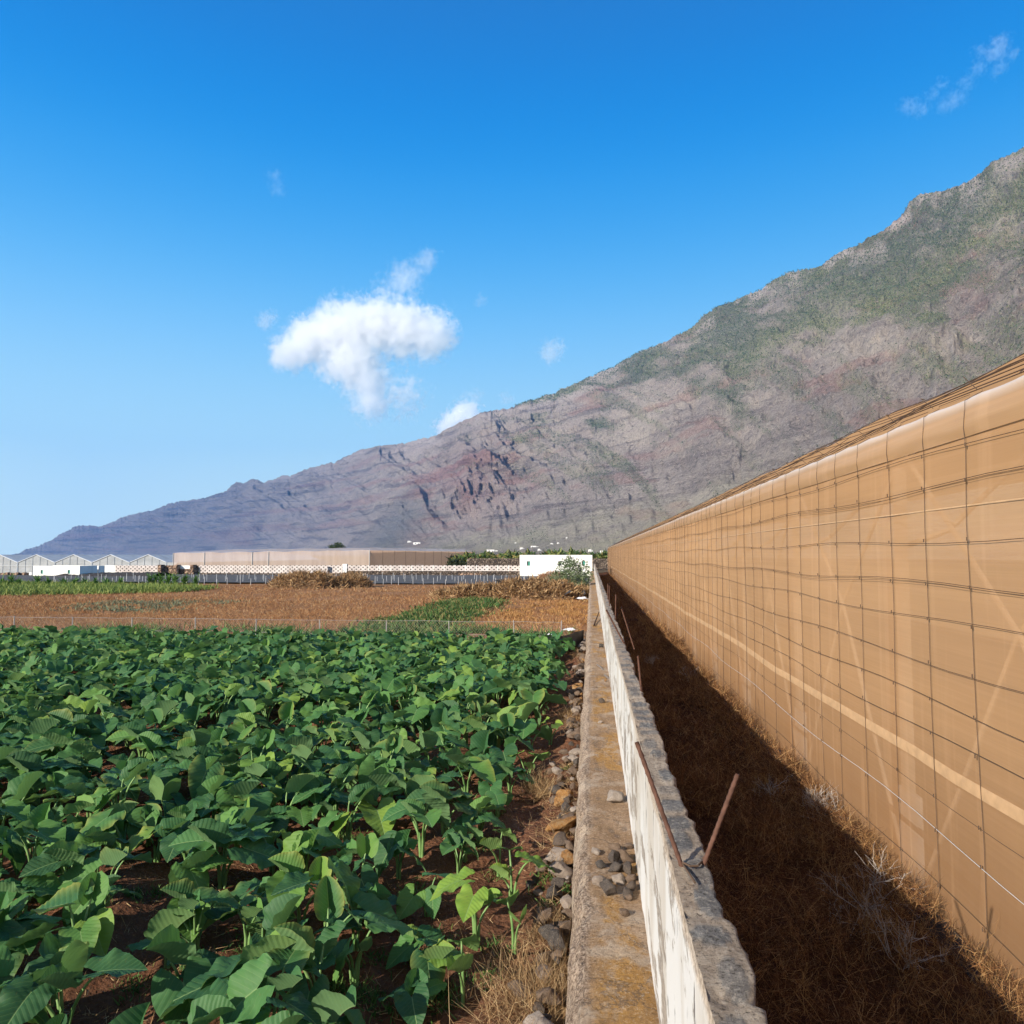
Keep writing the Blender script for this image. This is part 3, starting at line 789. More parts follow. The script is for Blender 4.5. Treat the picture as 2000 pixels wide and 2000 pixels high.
# ================================================================== taro plants
def mat_leaf(name='taro_leaf', young=False):
    m = MT(name, .6, .25)
    uvn = m.n('UVMap'); uv = m.sep(uvn.outputs[0])
    x, y = uv[0], uv[1]
    ay = m.math('ABSOLUTE', y)
    rd = m.math('ADD', m.objrand(), m.attr('tint')); rd = m.math('FRACT', rd)
    co = m.co()
    n1 = m.noise(5, co, 4)
    base = m.ramp(rd, [(0., (.022, .072, .026)), (.3, (.036, .112, .038)), (.62, (.058, .155, .042)), (.85, (.09, .20, .042)), (.97, (.14, .24, .04)), (1., (.20, .30, .045))])
    if young: base = m.ramp(n1, [(.3, (.11, .23, .03)), (.7, (.24, .33, .04))])
    base = m.mix(m.mr(n1, .35, .7, 0, .55), base, m.mix(.5, base, (.10, .20, .06)))
    # yellowing rim on some leaves
    yel = m.math('MULTIPLY', m.attr('rim'), m.mr(m.math('FRACT', m.math('MULTIPLY', rd, 7.31)), .7, 1.0, 0, .8))
    base = m.mix(yel, base, (.26, .26, .05))
    # veins: midrib and the chevrons that leave it
    mid = m.mr(ay, .006, .022, 1, 0)
    ch = m.math('FRACT', m.math('DIVIDE', m.math('ADD', m.math('SUBTRACT', x, m.math('MULTIPLY', ay, .75)), 5.0), .135))
    ch = m.math('ABSOLUTE', m.math('SUBTRACT', ch, .5))
    vein = m.math('MAXIMUM', mid, m.mr(ch, .0, .05, .45, 0))
    base = m.mix(m.math('MULTIPLY', vein, .7), base, (.20, .30, .11))
    geo = m.n('NewGeometry')
    base = m.mix(geo.outputs['Backfacing'], base, m.mix(.55, base, (.16, .25, .11)))
    base = m.mix(m.ramp(m.noise(38, co, 3), [(.68, 0.), (.74, .6)]), base, (.16, .12, .04))
    m.color(base)
    tr = m.n('BsdfTranslucent'); m.set(tr.inputs[0], m.mix(.5, base, (.10, .26, .02), 'ADD'))
    mx = m.n('MixShader'); mx.inputs[0].default_value = .22
    m.L.new(m.b.outputs[0], mx.inputs[1]); m.L.new(tr.outputs[0], mx.inputs[2]); m.L.new(mx.outputs[0], m.out.inputs['Surface'])
    m.bump(m.math('ADD', m.math('MULTIPLY', ch, 1.5), m.math('MULTIPLY', m.noise(30, co, 3), .3)), .35, .006)
    return m.m
M_leaf = mat_leaf()
M_yleaf = mat_leaf('yellow_green_leaf', True)
m = MT('taro_stalk', .5, .35); m.color(m.ramp(m.noise(9, detail=3), [(.3, (.09, .19, .05)), (.7, (.22, .34, .12))])); M_stalk = m.m

def leaf_geo(L, nx, ny, pr, droop, fold, amp, twist):
    """blade in local frame: +x tip, attached at origin, +z upper side"""
    xs = np.concatenate([np.linspace(-.40, 0, max(3, nx // 4), endpoint=False), np.linspace(0, 1, nx) ** 1.05])
    xo = np.where(xs < 0, .24 + .30 * np.sqrt(np.clip(1 - (xs / .40) ** 2, 0, 1)), .55 * np.clip(1 - np.clip(xs, 0, 1) ** 1.65, 0, 1) ** .92 * (1 + .10 * np.sin(np.clip(xs, 0, 1) * 3)))
    xi = np.where(xs < 0, .245 * (np.abs(xs) / .40) ** 1.25 + .006, 0)
    v = []; uv = []; rim = []; f = []
    for side in (1, -1):
        o = len(v)
        for x, a, b in zip(xs, xi, xo):
            for j in range(ny):
                q = j / (ny - 1); y = a + (b - a) * q
                v.append((x, side * y)); uv.append((x, side * y)); rim.append(q ** 4 if x < .93 else 1)
        for i in range(len(xs) - 1):
            for j in range(ny - 1):
                A = o + i * ny + j; B = A + ny
                f.append((A, B, B + 1, A + 1) if side > 0 else (A, A + 1, B + 1, B))
    v = np.array(v); x, y = v[:, 0], v[:, 1]; ay = np.abs(y)
    ph = (x - .75 * ay) / .135 * 2 * np.pi
    qq = np.clip(ay / .5, 0, 1)
    z = fold * ay * (1 - .5 * ay) + amp * np.cos(ph) * np.clip(qq * 2.6, 0, 1) * (1 - .65 * qq ** 2)
    z += .045 * np.sin(x * 9 + pr) * qq ** 2 + .035 * np.sin(x * 17 + pr * 2) * qq ** 3 * np.sign(y)
    z += .05 * np.sin(y * 5 + pr * 3) * qq
    # droop: bend around y
    k = droop
    s = np.where(x > 0, x, x * .5)
    a = k * s
    X_ = np.where(np.abs(k) > 1e-3, np.sin(a) / k, s) + (x - s); Z_ = -(1 - np.cos(a)) / k if abs(k) > 1e-3 else 0 * x
    nX = X_ + z * np.sin(a); nZ = Z_ + z * np.cos(a)
    ct, st = math.cos(twist), math.sin(twist)
    P = np.stack([nX, y * ct - nZ * st * .6, nZ + y * st], -1) * L
    P[:, 1] *= .92
    return P, f, np.array(uv), np.array(rim)

def plant_geo(pr, nl, hi, nx=26, ny=6, Lk=1.0):
    """list of (leaf verts, faces, uv, rim, stalk pts)"""
    out = []
    a0 = pr.uniform(0, 6.28)
    for k in range(nl):
        young = (k == nl - 1)
        az = a0 + k * 2.4 + pr.uniform(-.5, .5)
        h = hi * pr.uniform(.55, 1.0); rr = pr.uniform(.08, .30) * (1.15 - .4 * h / hi) * (hi / .5)
        L = pr.choice([pr.uniform(.15, .22), pr.uniform(.23, .34), pr.uniform(.21, .31)]) * Lk * (.65 if young else 1)
        ax, ay_ = math.cos(az), math.sin(az)
        top = np.array([ax * rr, ay_ * rr, h])
        pitch = pr.choice([pr.uniform(-.1, .35), pr.uniform(0, .45), pr.uniform(.2, .6), pr.uniform(.6, 1.0)])
        if young: pitch = pr.uniform(-1.2, -.6)
        P, f, uv, rim = leaf_geo(L, nx, ny, pr.uniform(0, 6), pr.uniform(.1, .7), pr.uniform(.02, .38) if not young else 1.6, pr.uniform(.016, .032), pr.uniform(-.35, .35))
        yaw = az + pr.uniform(-.9, .9)
        M_ = Matrix.Rotation(yaw, 3, 'Z') @ Matrix.Rotation(pitch, 3, 'Y') @ Matrix.Rotation(pr.uniform(-.4, .4), 3, 'X')
        P = P @ np.array(M_).T + top
        sp = [(0.015 * ax, .015 * ay_, -.04), (rr * .22 * ax, rr * .22 * ay_, h * .42), (rr * .6 * ax, rr * .6 * ay_, h * .8), tuple(top + np.array([0, 0, -.002]))]
        out.append((P, f, uv, rim, sp))
    return out
def dense(pts, n=7):
    pts = [Vector(p) for p in pts]; o = []
    for i in range(n):
        t = i / (n - 1) * (len(pts) - 1); k = min(int(t), len(pts) - 2); u = t - k
        p0 = pts[max(k - 1, 0)]; p1 = pts[k]; p2 = pts[k + 1]; p3 = pts[min(k + 2, len(pts) - 1)]
        o.append(.5 * ((2 * p1) + (p2 - p0) * u + (2 * p0 - 5 * p1 + 4 * p2 - p3) * u * u + (3 * p1 - p0 - 3 * p2 + p3) * u ** 3))
    return o
def make_taro(pr, nl, hi, leafmat, Lk=1.0):
    t = thing('taro_plant', 'taro', 'taro plant', (0, 0, 0), group='taro plants in the field')
    for (P, f, uv, rim, sp) in plant_geo(pr, nl, hi, Lk=Lk):
        lf_ = link('leaf', mesh_np('leaf', P, f, uv=uv, attrs={'rim': rim, 'tint': np.zeros(len(P))}, smooth=True), leafmat, t)
        mb = MB(); mb.tube(dense(sp, 8), [.0125 - .001 * i for i in range(8)], 6); mb.build('stalk', M_stalk, lf_, True)
    return t
pr = random.Random(21)
protos = [make_taro(pr, n, h, M_leaf) for n, h in ((4, .32), (4, .37), (3, .28), (5, .40), (4, .33), (3, .26), (5, .38), (4, .35), (4, .30), (5, .42), (4, .36), (3, .24))]
young = [make_taro(pr, n, h, M_yleaf, .85) for n, h in ((3, .36), (2, .34))]

# positions
spots = []
sy = 3.05; r_ = 0
while sy < 20.7:
    sx = -.86 - (.22 if r_ % 2 else 0) + .12 * math.sin(sy)
    while sx > -(1155 / F * sy * 1.02 + 1.2):
        px_, py_ = sx + rnd.uniform(-.13, .13), sy + rnd.uniform(-.14, .14)
        lim = -.80 if sy > 5.5 else -.80 - .10 * (5.5 - sy)
        if px_ < lim:
            keep = .92 if sy > 5.5 else .86
            if sx > -1.9 and sy < 7: keep *= .92
            if rnd.random() < keep: spots.append((px_, py_))
        sx -= .38 if sy < 8 else .45
    sy += .41 if sy < 7 else .42; r_ += 1
spots.sort(key=lambda p: p[1] + abs(p[0]) * .15)
used = set(); yused = [0, 0]
def zone(x, y):
    fx = x / (1155 / F * y)     # 0 right edge .. -1 left edge
    a = 'right' if fx > -.33 else ('middle' if fx > -.66 else 'left')
    b = 'nearest rows' if y < 5.2 else ('second rows' if y < 7.5 else ('middle rows' if y < 11 else 'far rows'))
    return a, b
n_ind = 0; far = []
yellow_at = [(930, 1780), (1005, 1800), (1000, 1690), (975, 1640), (1030, 1470), (1075, 1400), (1062, 1345), (905, 1900)]
for i, (x, y) in enumerate(spots):
    if i >= 294: far.append((x, y)); continue
    k = rnd.randrange(len(protos))
    z = float(soil_h(np.array(x), np.array(y)))
    a, b = zone(x, y)
    size = 'big' if k in (3, 6, 9) else ('small' if k in (11, 5, 2) else 'medium')
    lab = f"{size} green taro plant in the {b} on the field's {a} side"
    rz = rnd.uniform(0, 6.28); s = rnd.uniform(.85, 1.15) * (1.15 if y > 7 else 1.0)
    edge_small = (x > -1.25 and y < 9)
    if edge_small: s *= .72; lab = f"smaller taro plant at the right edge of the crop in the {b}"
    o = protos[k] if k not in used else dup(protos[k])
    used.add(k)
    o.location = (x, y, z); o.rotation_euler = (0, 0, rz); o.scale = (s, s, s); o['label'] = lab
for k, p in enumerate(protos):
    if k not in used: p.location = (-3, 8 + k * .3, 0); p['label'] = 'green taro plant crowded among others in the middle of the field'
for k, (px, py) in enumerate(yellow_at):
    p = gp(px, py + 45, .06); q = k % 2
    o = young[q] if not yused[q] else dup(young[q]); yused[q] = 1
    o.location = (p.x, p.y, float(soil_h(np.array(p.x), np.array(p.y)))); o.rotation_euler = (0, 0, [.6, 2.2, 4.0, 1.2, 5, 3, .2, 1.7][k]); o.scale = (1.0,) * 3
    o['label'] = ['bright yellow-green taro with a tall lit leaf, nearest the rubble strip', 'small yellow-green taro just right of the tallest bright one', 'young lime taro beside the pinkish block by the wall', 'thin young lime taro left of the ochre boulders', 'young lime taro at the crop edge by the grey rubble', 'lime taro at the crop edge beside the middle rubble rocks', 'farthest bright lime taro on the crop edge', 'young lime taro lowest in view, left of the big straw tuft'][k]
# the far plants: one mass
V = []; Fc = []; UV = []; RM = []; TN = []; SV = MB(); off = 0
fpl = [plant_geo(random.Random(50 + i), 6, .50, nx=16, ny=4, Lk=1.1) for i in range(10)]
for (x, y) in far:
    g = rnd.choice(fpl); c_, s_ = math.cos(a := rnd.uniform(0, 6.28)), math.sin(a); sc_ = rnd.uniform(.85, 1.15)
    Rm = np.array([[c_, -s_, 0], [s_, c_, 0], [0, 0, 1]]) * sc_
    for (P, f, uv, rim, sp) in g:
        V.append(P @ Rm.T + np.array([x, y, 0])); Fc.append(np.array(f) + off); off += len(P); UV.append(uv); RM.append(rim); TN.append(np.full(len(P), rnd.random()))
o = link('taro_crop', mesh_np('taro_crop', np.concatenate(V), np.concatenate(Fc), uv=np.concatenate(UV), attrs={'rim': np.concatenate(RM), 'tint': np.concatenate(TN)}, smooth=True), M_leaf)
tag(o, 'dense far rows of the taro crop reaching the wire fence', 'taro crop', kind='stuff')

# ------------------------------------------------------------------ blades (straw, weeds, brush)
def blades(name, P, D, L, W, mat, bend=.25, parent=None):
    """P (n,3) roots, D (n,3) directions, L, W arrays"""
    n = len(P); D = D / np.linalg.norm(D, axis=1)[:, None]
    rv = rng.normal(size=(n, 3)); Sd = np.cross(D, rv); Sd /= np.linalg.norm(Sd, axis=1)[:, None]
    L = np.broadcast_to(L, n)[:, None]; W = np.broadcast_to(W, n)[:, None]
    bd = rng.normal(size=(n, 3)) * bend * L
    a = P; b = P + D * L * .5 + bd * .3; c = P + D * L + bd
    c[:, 2] = np.maximum(c[:, 2], P[:, 2] + .003)
    V = np.stack([a - Sd * W / 2, a + Sd * W / 2, b - Sd * W * .42, b + Sd * W * .42, c - Sd * W * .1, c + Sd * W * .1], 1).reshape(-1, 3)
    i = np.arange(n)[:, None] * 6
    f = np.concatenate([i + np.array([[0, 1, 3, 2]]), i + np.array([[2, 3, 5, 4]])], 0)
    t = np.repeat(rng.random(n), 6)
    return link(name, mesh_np(name, V, f, attrs={'tint': t}), mat, parent)
def tintmat(name, stops, rough=.85, trans=.15):
    m = MT(name, rough, .15)
    c = m.ramp(m.attr('tint'), stops); m.color(c)
    if trans:
        tr = m.n('BsdfTranslucent'); m.set(tr.inputs[0], c)
        mx = m.n('MixShader'); mx.inputs[0].default_value = trans
        m.L.new(m.b.outputs[0], mx.inputs[1]); m.L.new(tr.outputs[0], mx.inputs[2]); m.L.new(mx.outputs[0], m.out.inputs['Surface'])
    return m.m
M_straw = tintmat('straw', [(0, (.16, .085, .04)), (.5, (.34, .21, .10)), (1, (.55, .40, .22))])
M_brush = tintmat('dry_brush', [(0, (.045, .021, .012)), (.45, (.13, .058, .026)), (.8, (.32, .16, .065)), (1, (.58, .37, .17))])
M_weed = tintmat('green_weed', [(0, (.03, .075, .02)), (.6, (.07, .15, .035)), (1, (.16, .24, .06))], .6)
M_dryweed = tintmat('dry_weed', [(0, (.17, .075, .035)), (.5, (.33, .16, .07)), (.85, (.46, .26, .115)), (1, (.56, .42, .24))])
M_grey = tintmat('grey_twig', [(0, (.18, .15, .13)), (1, (.55, .50, .45))], .9, 0)
def rdirs(n, up=.6, spread=1.0):
    d = rng.normal(size=(n, 3)) * spread; d[:, 2] = np.abs(d[:, 2]) * .6 + up; return d
# litter on the soil
n = 16000
y = 3.2 + 12 * rng.random(n) ** 1.5; x = -(.45 + (1155 / F * y + .5) * rng.random(n) ** 1.15)
msk = fbm(x * 1.8, y * 1.8, seed=201) + .25 * rng.random(n) > .58
x, y = x[msk], y[msk]
P = np.stack([x, y, soil_h(x, y) + .006], -1)
tag(blades('straw_litter', P, rdirs(len(P), .05, 1), rng.uniform(.02, .11, len(P)), rng.uniform(.002, .006, len(P)), M_straw, .2), 'dry straw litter scattered on the red soil between taro plants', 'litter', kind='stuff')
# small weeds on the soil
cs = [(rnd.uniform(-5, -.5), rnd.uniform(3.4, 11)) for _ in range(70)] + [(gp(a, b).x, gp(a, b).y) for a, b in ((1060, 1740), (1110, 1765), (1072, 1785), (865, 1940), (840, 1960), (1110, 1520), (970, 1700), (960, 1850))]
pp = []
for cx, cy in cs:
    k = 110; r = rnd.uniform(.03, .10)
    q = rng.normal(size=(k, 2)) * r
    pp.append(np.stack([cx + q[:, 0], cy + q[:, 1], soil_h(cx + q[:, 0], cy + q[:, 1])], -1))
P = np.concatenate(pp)
tag(blades('small_weeds', P, rdirs(len(P), .7, .8), rng.uniform(.015, .07, len(P)), rng.uniform(.004, .011, len(P)), M_weed), 'tiny green weeds sprouting in tufts on the red soil', 'weeds', kind='stuff')
# ================================================================== stones, rubble, dead brush
def stone_mesh(seed, flat=1.0, rough=.35):
    import bmesh
    bm = bmesh.new(); bmesh.ops.create_icosphere(bm, subdivisions=3, radius=1)
    v = np.array([list(p.co) for p in bm.verts])
    r_ = np.random.default_rng(seed)
    for _ in range(12):                      # chip with planes to get facets
        d = r_.normal(size=3); d /= np.linalg.norm(d); k = r_.uniform(.45, .78)
        s = v @ d; v = v - np.clip(s - k, 0, None)[:, None] * d * .98
    n1 = fbm(v[:, 0] * 1.7 + seed, v[:, 1] * 1.7, v[:, 2] * 1.7, oct=3, seed=seed)
    n2 = fbm(v[:, 0] * 6 + seed, v[:, 1] * 6, v[:, 2] * 6, oct=3, seed=seed + 5)
    v = v * (1 + rough * (n1 - .5) + .30 * (n2 - .5))[:, None] * np.array([1, .78, .66 * flat])
    for p, q in zip(bm.verts, v): p.co = q
    me = bpy.data.meshes.new('stone'); bm.to_mesh(me); bm.free()
    me.polygons.foreach_set('use_smooth', np.ones(len(me.polygons), bool))
    return me
def mat_stone(name, stops, pits=.6):
    m = MT(name, .95, .1); co = m.co(); n1 = m.noise(2.2, co, 6, .7); n2 = m.noise(14, co, 5, .8)
    c = m.ramp(n1, stops)
    c = m.mix(m.mr(n2, .45, .36, 0, .8), c, (.02, .018, .016)); c = m.mix(m.mr(n2, .55, .64, 0, .5), c, (.40, .34, .28))
    c = m.mix(m.mr(m.objrand(), 0, 1, 0, .35), c, (.20, .13, .085))
    m.color(c); m.bump(m.math('ADD', n1, n2), pits, .2); return m.m
M_bas = mat_stone('dark_basalt', [(.3, (.055, .05, .048)), (.55, (.10, .088, .08)), (.8, (.20, .15, .11))])
M_brn = mat_stone('brown_basalt', [(.3, (.12, .085, .06)), (.55, (.21, .15, .11)), (.8, (.32, .24, .18))])
M_pale = mat_stone('pale_stone', [(.3, (.30, .24, .20)), (.55, (.45, .38, .32)), (.8, (.58, .50, .43))])
M_och = mat_stone('ochre_stone', [(.36, (.18, .10, .05)), (.5, (.44, .22, .07)), (.64, (.46, .30, .15))])
SM = {}
for nm, mt_ in (('b', M_bas), ('n', M_brn), ('p', M_pale), ('o', M_och)):
    for k in range(4):
        me = stone_mesh(17 * k + ord(nm)); me.materials.append(mt_); SM[nm + str(k)] = me
def stone(key, loc, size, label, group=None, rot=None, cat='stone', name='stone'):
    o = bpy.data.objects.new(name, SM[key]); C.objects.link(o)
    o.location = loc; o.scale = (size,) * 3
    o.rotation_euler = rot or (rnd.uniform(-.4, .4), rnd.uniform(-.4, .4), rnd.uniform(0, 6.28))
    return tag(o, label, cat, group)
# stones lying on the wide wall; (px, py, radius in px, type, label)
onwall = [(1200, 1558, 16, 'p', 'pale pitted stone alone against the white face, above the stone cluster'),
 (1163, 1664, 9, 'p', 'small grey-white stone at the upper left of the stone cluster'),
 (1200, 1655, 11, 'n', 'brown flat stone at the top of the stone cluster'),
 (1230, 1652, 9, 'n', 'small stone touching the white face at the top of the cluster'),
 (1197, 1678, 16, 'b', 'rounded grey-blue stone in the upper middle of the cluster'),
 (1222, 1676, 15, 'n', 'rusty brown stone in the cluster next to the white face'),
 (1174, 1689, 9, 'b', 'small dark stone at the left of the cluster'),
 (1205, 1695, 15, 'b', 'blackish angular stone in the middle of the cluster'),
 (1224, 1697, 15, 'b', 'black long stone against the white face in mid cluster'),
 (1174, 1724, 14, 'p', 'pinkish white stone at the lower left of the cluster'),
 (1207, 1718, 13, 'p', 'whitish jagged stone in the lower middle of the cluster'),
 (1233, 1715, 13, 'n', 'brown stone touching the white face in the lower cluster'),
 (1190, 1737, 18, 'b', 'big dark stone with an ochre spot in the lower cluster'),
 (1232, 1733, 13, 'b', 'dark stone beside the white face, low in the cluster'),
 (1224, 1745, 12, 'b', 'charcoal rounded stone, second lowest of the cluster'),
 (1228, 1752, 9, 'n', 'small round brown stone at the bottom of the cluster'),
 (1218, 1783, 10, 'n', 'lone small brown stone just below the cluster'),
 (1174, 1262, 5, 'b', 'small black stone on the far part of the low wall'),
 (1176, 1369, 6, 'b', 'small dark stone halfway along the low wall'),
 (1172, 1410, 4, 'p', 'tiny white pebble on the ochre part of the low wall'),
 (1183, 1329, 4, 'o', 'tiny reddish pebble on the low wall beside the wood scrap')]
for i, (px, py, rp, ty, lb) in enumerate(onwall):
    p = gp(px, py + rp * .5, ZW); sz = rp * 1.32 / F * p.y
    p.x = min(p.x, XF - sz * .8)
    stone(ty + str(i % 4), (p.x, p.y, ZW + sz * .42), sz, lb)
for (a, b), lb in zip(((( 1166, 1298), (1178, 1308)), ((1190, 1326), (1180, 1318))), ('grey wood scrap lying on the far low wall', 'short dark wood scrap against the white face')):
    p, q = gp(*a, ZW + .01), gp(*b, ZW + .01); mb = MB(); mb.tube([tuple(p), tuple(p.lerp(q, .5) + Vector((0, 0, .006))), tuple(q)], [.014, .018, .010], 5)
    tag(mb.build('wood_scrap', M_grey), lb, 'wood')
p, q = gp(1160, 1222, ZW + .02), gp(1170, 1195, ZW + .12); mb = MB(); mb.tube([tuple(p), tuple(q)], [.02, .014], 5)
tag(mb.build('wood_scrap', M_brush), 'brown stick on the far low wall below the wire', 'wood')
# rubble strip beside the low wall
special = [(1103, 1557, 24, 'o', 'ochre boulder in the rubble strip, the upper one of two'), (1096, 1613, 30, 'o', 'larger ochre boulder in the rubble strip, below the first'),
 (1093, 1672, 34, 'p', 'pinkish flat-topped block below the ochre boulders'), (1135, 1310, 12, 'o', 'orange rock at mid rubble strip, lower of the two orange ones'), (1137, 1237, 8, 'o', 'small orange rock in the far rubble strip'),
 (1118, 1353, 14, 'n', 'rounded brown rock near the pale stones'), (1114, 1416, 12, 'n', 'long tilted brown rock in the dry grass'), (1125, 1428, 15, 'n', 'wide brown rock touching the low wall'), (1131, 1410, 8, 'b', 'black stone above the wide brown rock'),
 (1116, 1366, 5, 'p', 'small white stone in the middle of the rubble'), (1135, 1350, 7, 'p', 'light stone against the low wall'), (1112, 1505, 12, 'n', 'brown rock just above the upper ochre boulder'), (1105, 1475, 9, 'p', 'pale cracked stone in the rubble strip')]
for i, (px, py, rp, ty, lb) in enumerate(special):
    p = gp(px, py, .15); sz = rp * 1.1 / F * p.y
    p.x = min(p.x, XL - .045 - sz * .75)
    stone(ty + str(i % 4), (p.x, p.y, .08 + sz * .45), sz, lb)
for i in range(230):
    y = 2.9 + 22 * (i / 230) ** 1.5
    sz = rnd.choice([rnd.uniform(.02, .06), rnd.uniform(.045, .10), rnd.uniform(.06, .12)]) * (1 if y < 14 else 1.2)
    x = -.16 - abs(rnd.gauss(0, .17)); x = min(max(x, -.68), -.13 - sz * .75)
    if y < 5.5: x = max(x, -.42)
    ty = rnd.choices('bnpo', [3, 6, 3, 1])[0]
    z = float(soil_h(np.array(x), np.array(y))) if y < 21 else .05
    where = 'near' if y < 6 else ('middle' if y < 11 else 'far')
    col = {'b': 'dark', 'n': 'brown', 'p': 'pale', 'o': 'orange'}[ty]
    stone(ty + str(i % 4), (x, y, z + sz * rnd.uniform(.2, .5) + (.10 * max(0, 1 - abs(x + .2) / .15))), sz, f'{col} rubble stone in the {where} part of the strip beside the low wall', 'rubble stones between the crop and the low wall')

# dry grass clumps by the wall
def clump(px, py, r, n_, mat, label, name='dry_grass_tuft', cat='dry grass', h=(.08, .26), up=.35, w=.0028, z=.05):
    c = gp(px, py, z); q = rng.normal(size=(n_, 2)) * r * .5
    P = np.stack([c.x + q[:, 0], c.y + q[:, 1] * 1.3, np.full(n_, z - .02)], -1)
    P[:, 0] = np.minimum(P[:, 0], XL - .08)
    o = blades(name, P, rdirs(n_, up, 1), rng.uniform(h[0], h[1], n_), w, mat, .4); return tag(o, label, cat)
clump(1050, 1968, .30, 2600, M_straw, 'big pale straw tuft at the bottom beside the low wall')
clump(1058, 1545, .18, 900, M_straw, 'dry straw tuft left of the upper ochre boulder')
clump(1080, 1830, .16, 900, M_straw, 'thin straw tuft on the soil above the big one', h=(.05, .18))
clump(1112, 1400, .2, 600, M_straw, 'brown grass tuft among the middle rubble', h=(.06, .18))
clump(1118, 1250, .4, 700, M_dryweed, 'orange dry grass tuft in the far rubble strip', h=(.08, .2))
clump(950, 1420, .14, 700, M_dryweed, 'round brown dried bush among the taro leaves', h=(.1, .25), up=.6)
# straw along the strip
n = 9000
y = 2.9 + 20 * rng.random(n); x = -.16 - np.abs(rng.normal(size=n)) * .22
P = np.stack([x, y, soil_h(x, y) + .02 + .04 * rng.random(n)], -1)[fbm(x * 2, y * 1.2, seed=207) > .48]
tag(blades('dry_grass', P, rdirs(len(P), .15, 1), rng.uniform(.03, .14, len(P)), .003, M_straw, .35), 'thin dry grass between the rubble stones', 'dry grass', kind='stuff')

# brush in the gully
def brush(n, y0, y1, x0, x1, hmin, hmax, w, pw=1.0):
    y = y0 + (y1 - y0) * rng.random(n) ** pw; x = x0 + (x1 - x0) * rng.random(n)
    dens = fbm(x * 1.9, y * 1.9, seed=211, oct=3)
    k = dens + .35 * rng.random(n) > .5
    x, y, dens = x[k], y[k], dens[k]; n = len(x)
    hh = (hmin + (hmax - hmin) * rng.random(n)) * (.15 + 1.6 * dens)
    z = rng.random(n) * .16 * (.4 + dens)
    return np.stack([x, y, z], -1), hh, np.full(n, w)
A = [brush(60000, 2.0, 9, .46, 2.40, .05, .16, .0030), brush(50000, 8, 22, .46, 2.40, .06, .18, .0045), brush(30000, 20, 92, .46, 2.42, .10, .28, .010, 1.6)]
P = np.concatenate([a[0] for a in A]); Lb = np.concatenate([a[1] for a in A]); Wb = np.concatenate([a[2] for a in A])
P[:, 2] += .20 * np.exp(-((P[:, 0] - 2.2) / .25) ** 2) * (.5 + fbm(P[:, 0] * 1.3, P[:, 1] * 1.3, seed=33))
D = rdirs(len(P), .35, 1.0)
tag(blades('dry_brush', P, D, Lb, Wb, M_brush, .35), 'tangle of dead red-brown brush filling the shaded gully', 'dry brush', kind='stuff')
# branching twig clumps (dead fluffy weeds lit along the net)
def twigs(root, n0, L, lv, pr_, r0=.004, spread=.7, lean=(0, 0, 1)):
    mb = []
    def grow(p, d, l, r, k):
        q = p + d * l; mid = p + d * l * .5 + Vector((pr_.uniform(-1, 1), pr_.uniform(-1, 1), pr_.uniform(-1, 1))) * l * .08
        mb.append(((p, mid, q), r))
        if k == 0: return
        for _ in range(pr_.choice([2, 3, 3])):
            e = (d + Vector((pr_.gauss(0, spread), pr_.gauss(0, spread), pr_.gauss(0, spread) + .1))).normalized()
            grow(p + (q - p) * pr_.uniform(.45, 1), e, l * pr_.uniform(.5, .8), r * .62, k - 1)
    for _ in range(n0):
        d = (Vector(lean) + Vector((pr_.gauss(0, .6), pr_.gauss(0, .6), pr_.uniform(0, .5)))).normalized()
        grow(Vector(root) + Vector((pr_.gauss(0, .03), pr_.gauss(0, .03), 0)), d, L * pr_.uniform(.7, 1.1), r0, lv)
    return mb
def twig_obj(name, segs, mat, parent=None):
    M_ = MB()
    for (pts, r) in segs: M_.tube([tuple(p) for p in pts], [r, r * .8, r * .6], 3, cap=False)
    o = M_.build(name, mat, parent)
    a = o.data.attributes.new('tint', 'FLOAT', 'POINT'); nv = len(o.data.vertices)
    a.data.foreach_set('value', np.repeat(rng.random(nv // 9 + 1), 9)[:nv].astype(np.float32)); return o
pt = random.Random(77)
for k, (px, py, L, n0, lean, lb) in enumerate([(1600, 1610, .26, 9, (-.7, -.1, .6), 'grey-white dead shrub leaning left, lit beside the net'), (1720, 1800, .30, 9, (-.1, .1, 1), 'pale dead stalks standing in the gully near the lower net'),
        (1770, 1890, .24, 8, (.2, 0, .9), 'pale tangled dead shrub lowest along the foot of the net'), (1500, 1560, .2, 7, (-.5, .1, .6), 'small grey dead shrub farther up the edge of the gully shadow'),
        (1635, 1790, .10, 3, (0, 0, 1), 'small pale dead stalk left of the tall dead stalks'), (1275, 1300, .2, 6, (.3, 0, 1), 'pale dead twigs in the far shaded gully'), (1345, 1330, .2, 5, (-.4, 0, .8), 'thin white twig in the middle of the gully')]):
    p = gp(px, py, .10)
    tag(twig_obj('dead_shrub', twigs((p.x, p.y, .05), n0, L, 3, pt, .0042), M_grey), lb, 'dead shrub')
segs = []
for k in range(560):
    y = 3.2 + 28 * (k / 560) ** 1.5; x = pt.uniform(1.85, 2.36) if k % 5 else pt.uniform(.6, 2.3)
    segs += twigs((x, y, .10), 3, (pt.uniform(.12, .24) if y < 7 else pt.uniform(.09, .18)), 2 if y > 7 else 3, pt, .0020 if y < 8 else .0035, .8)
tag(twig_obj('feathery_brush', segs, tintmat('golden_brush', [(0, (.16, .07, .025)), (.5, (.36, .19, .07)), (1, (.55, .35, .15))])), 'feathery dead orange weeds lit along the foot of the net', 'dry brush', kind='stuff')
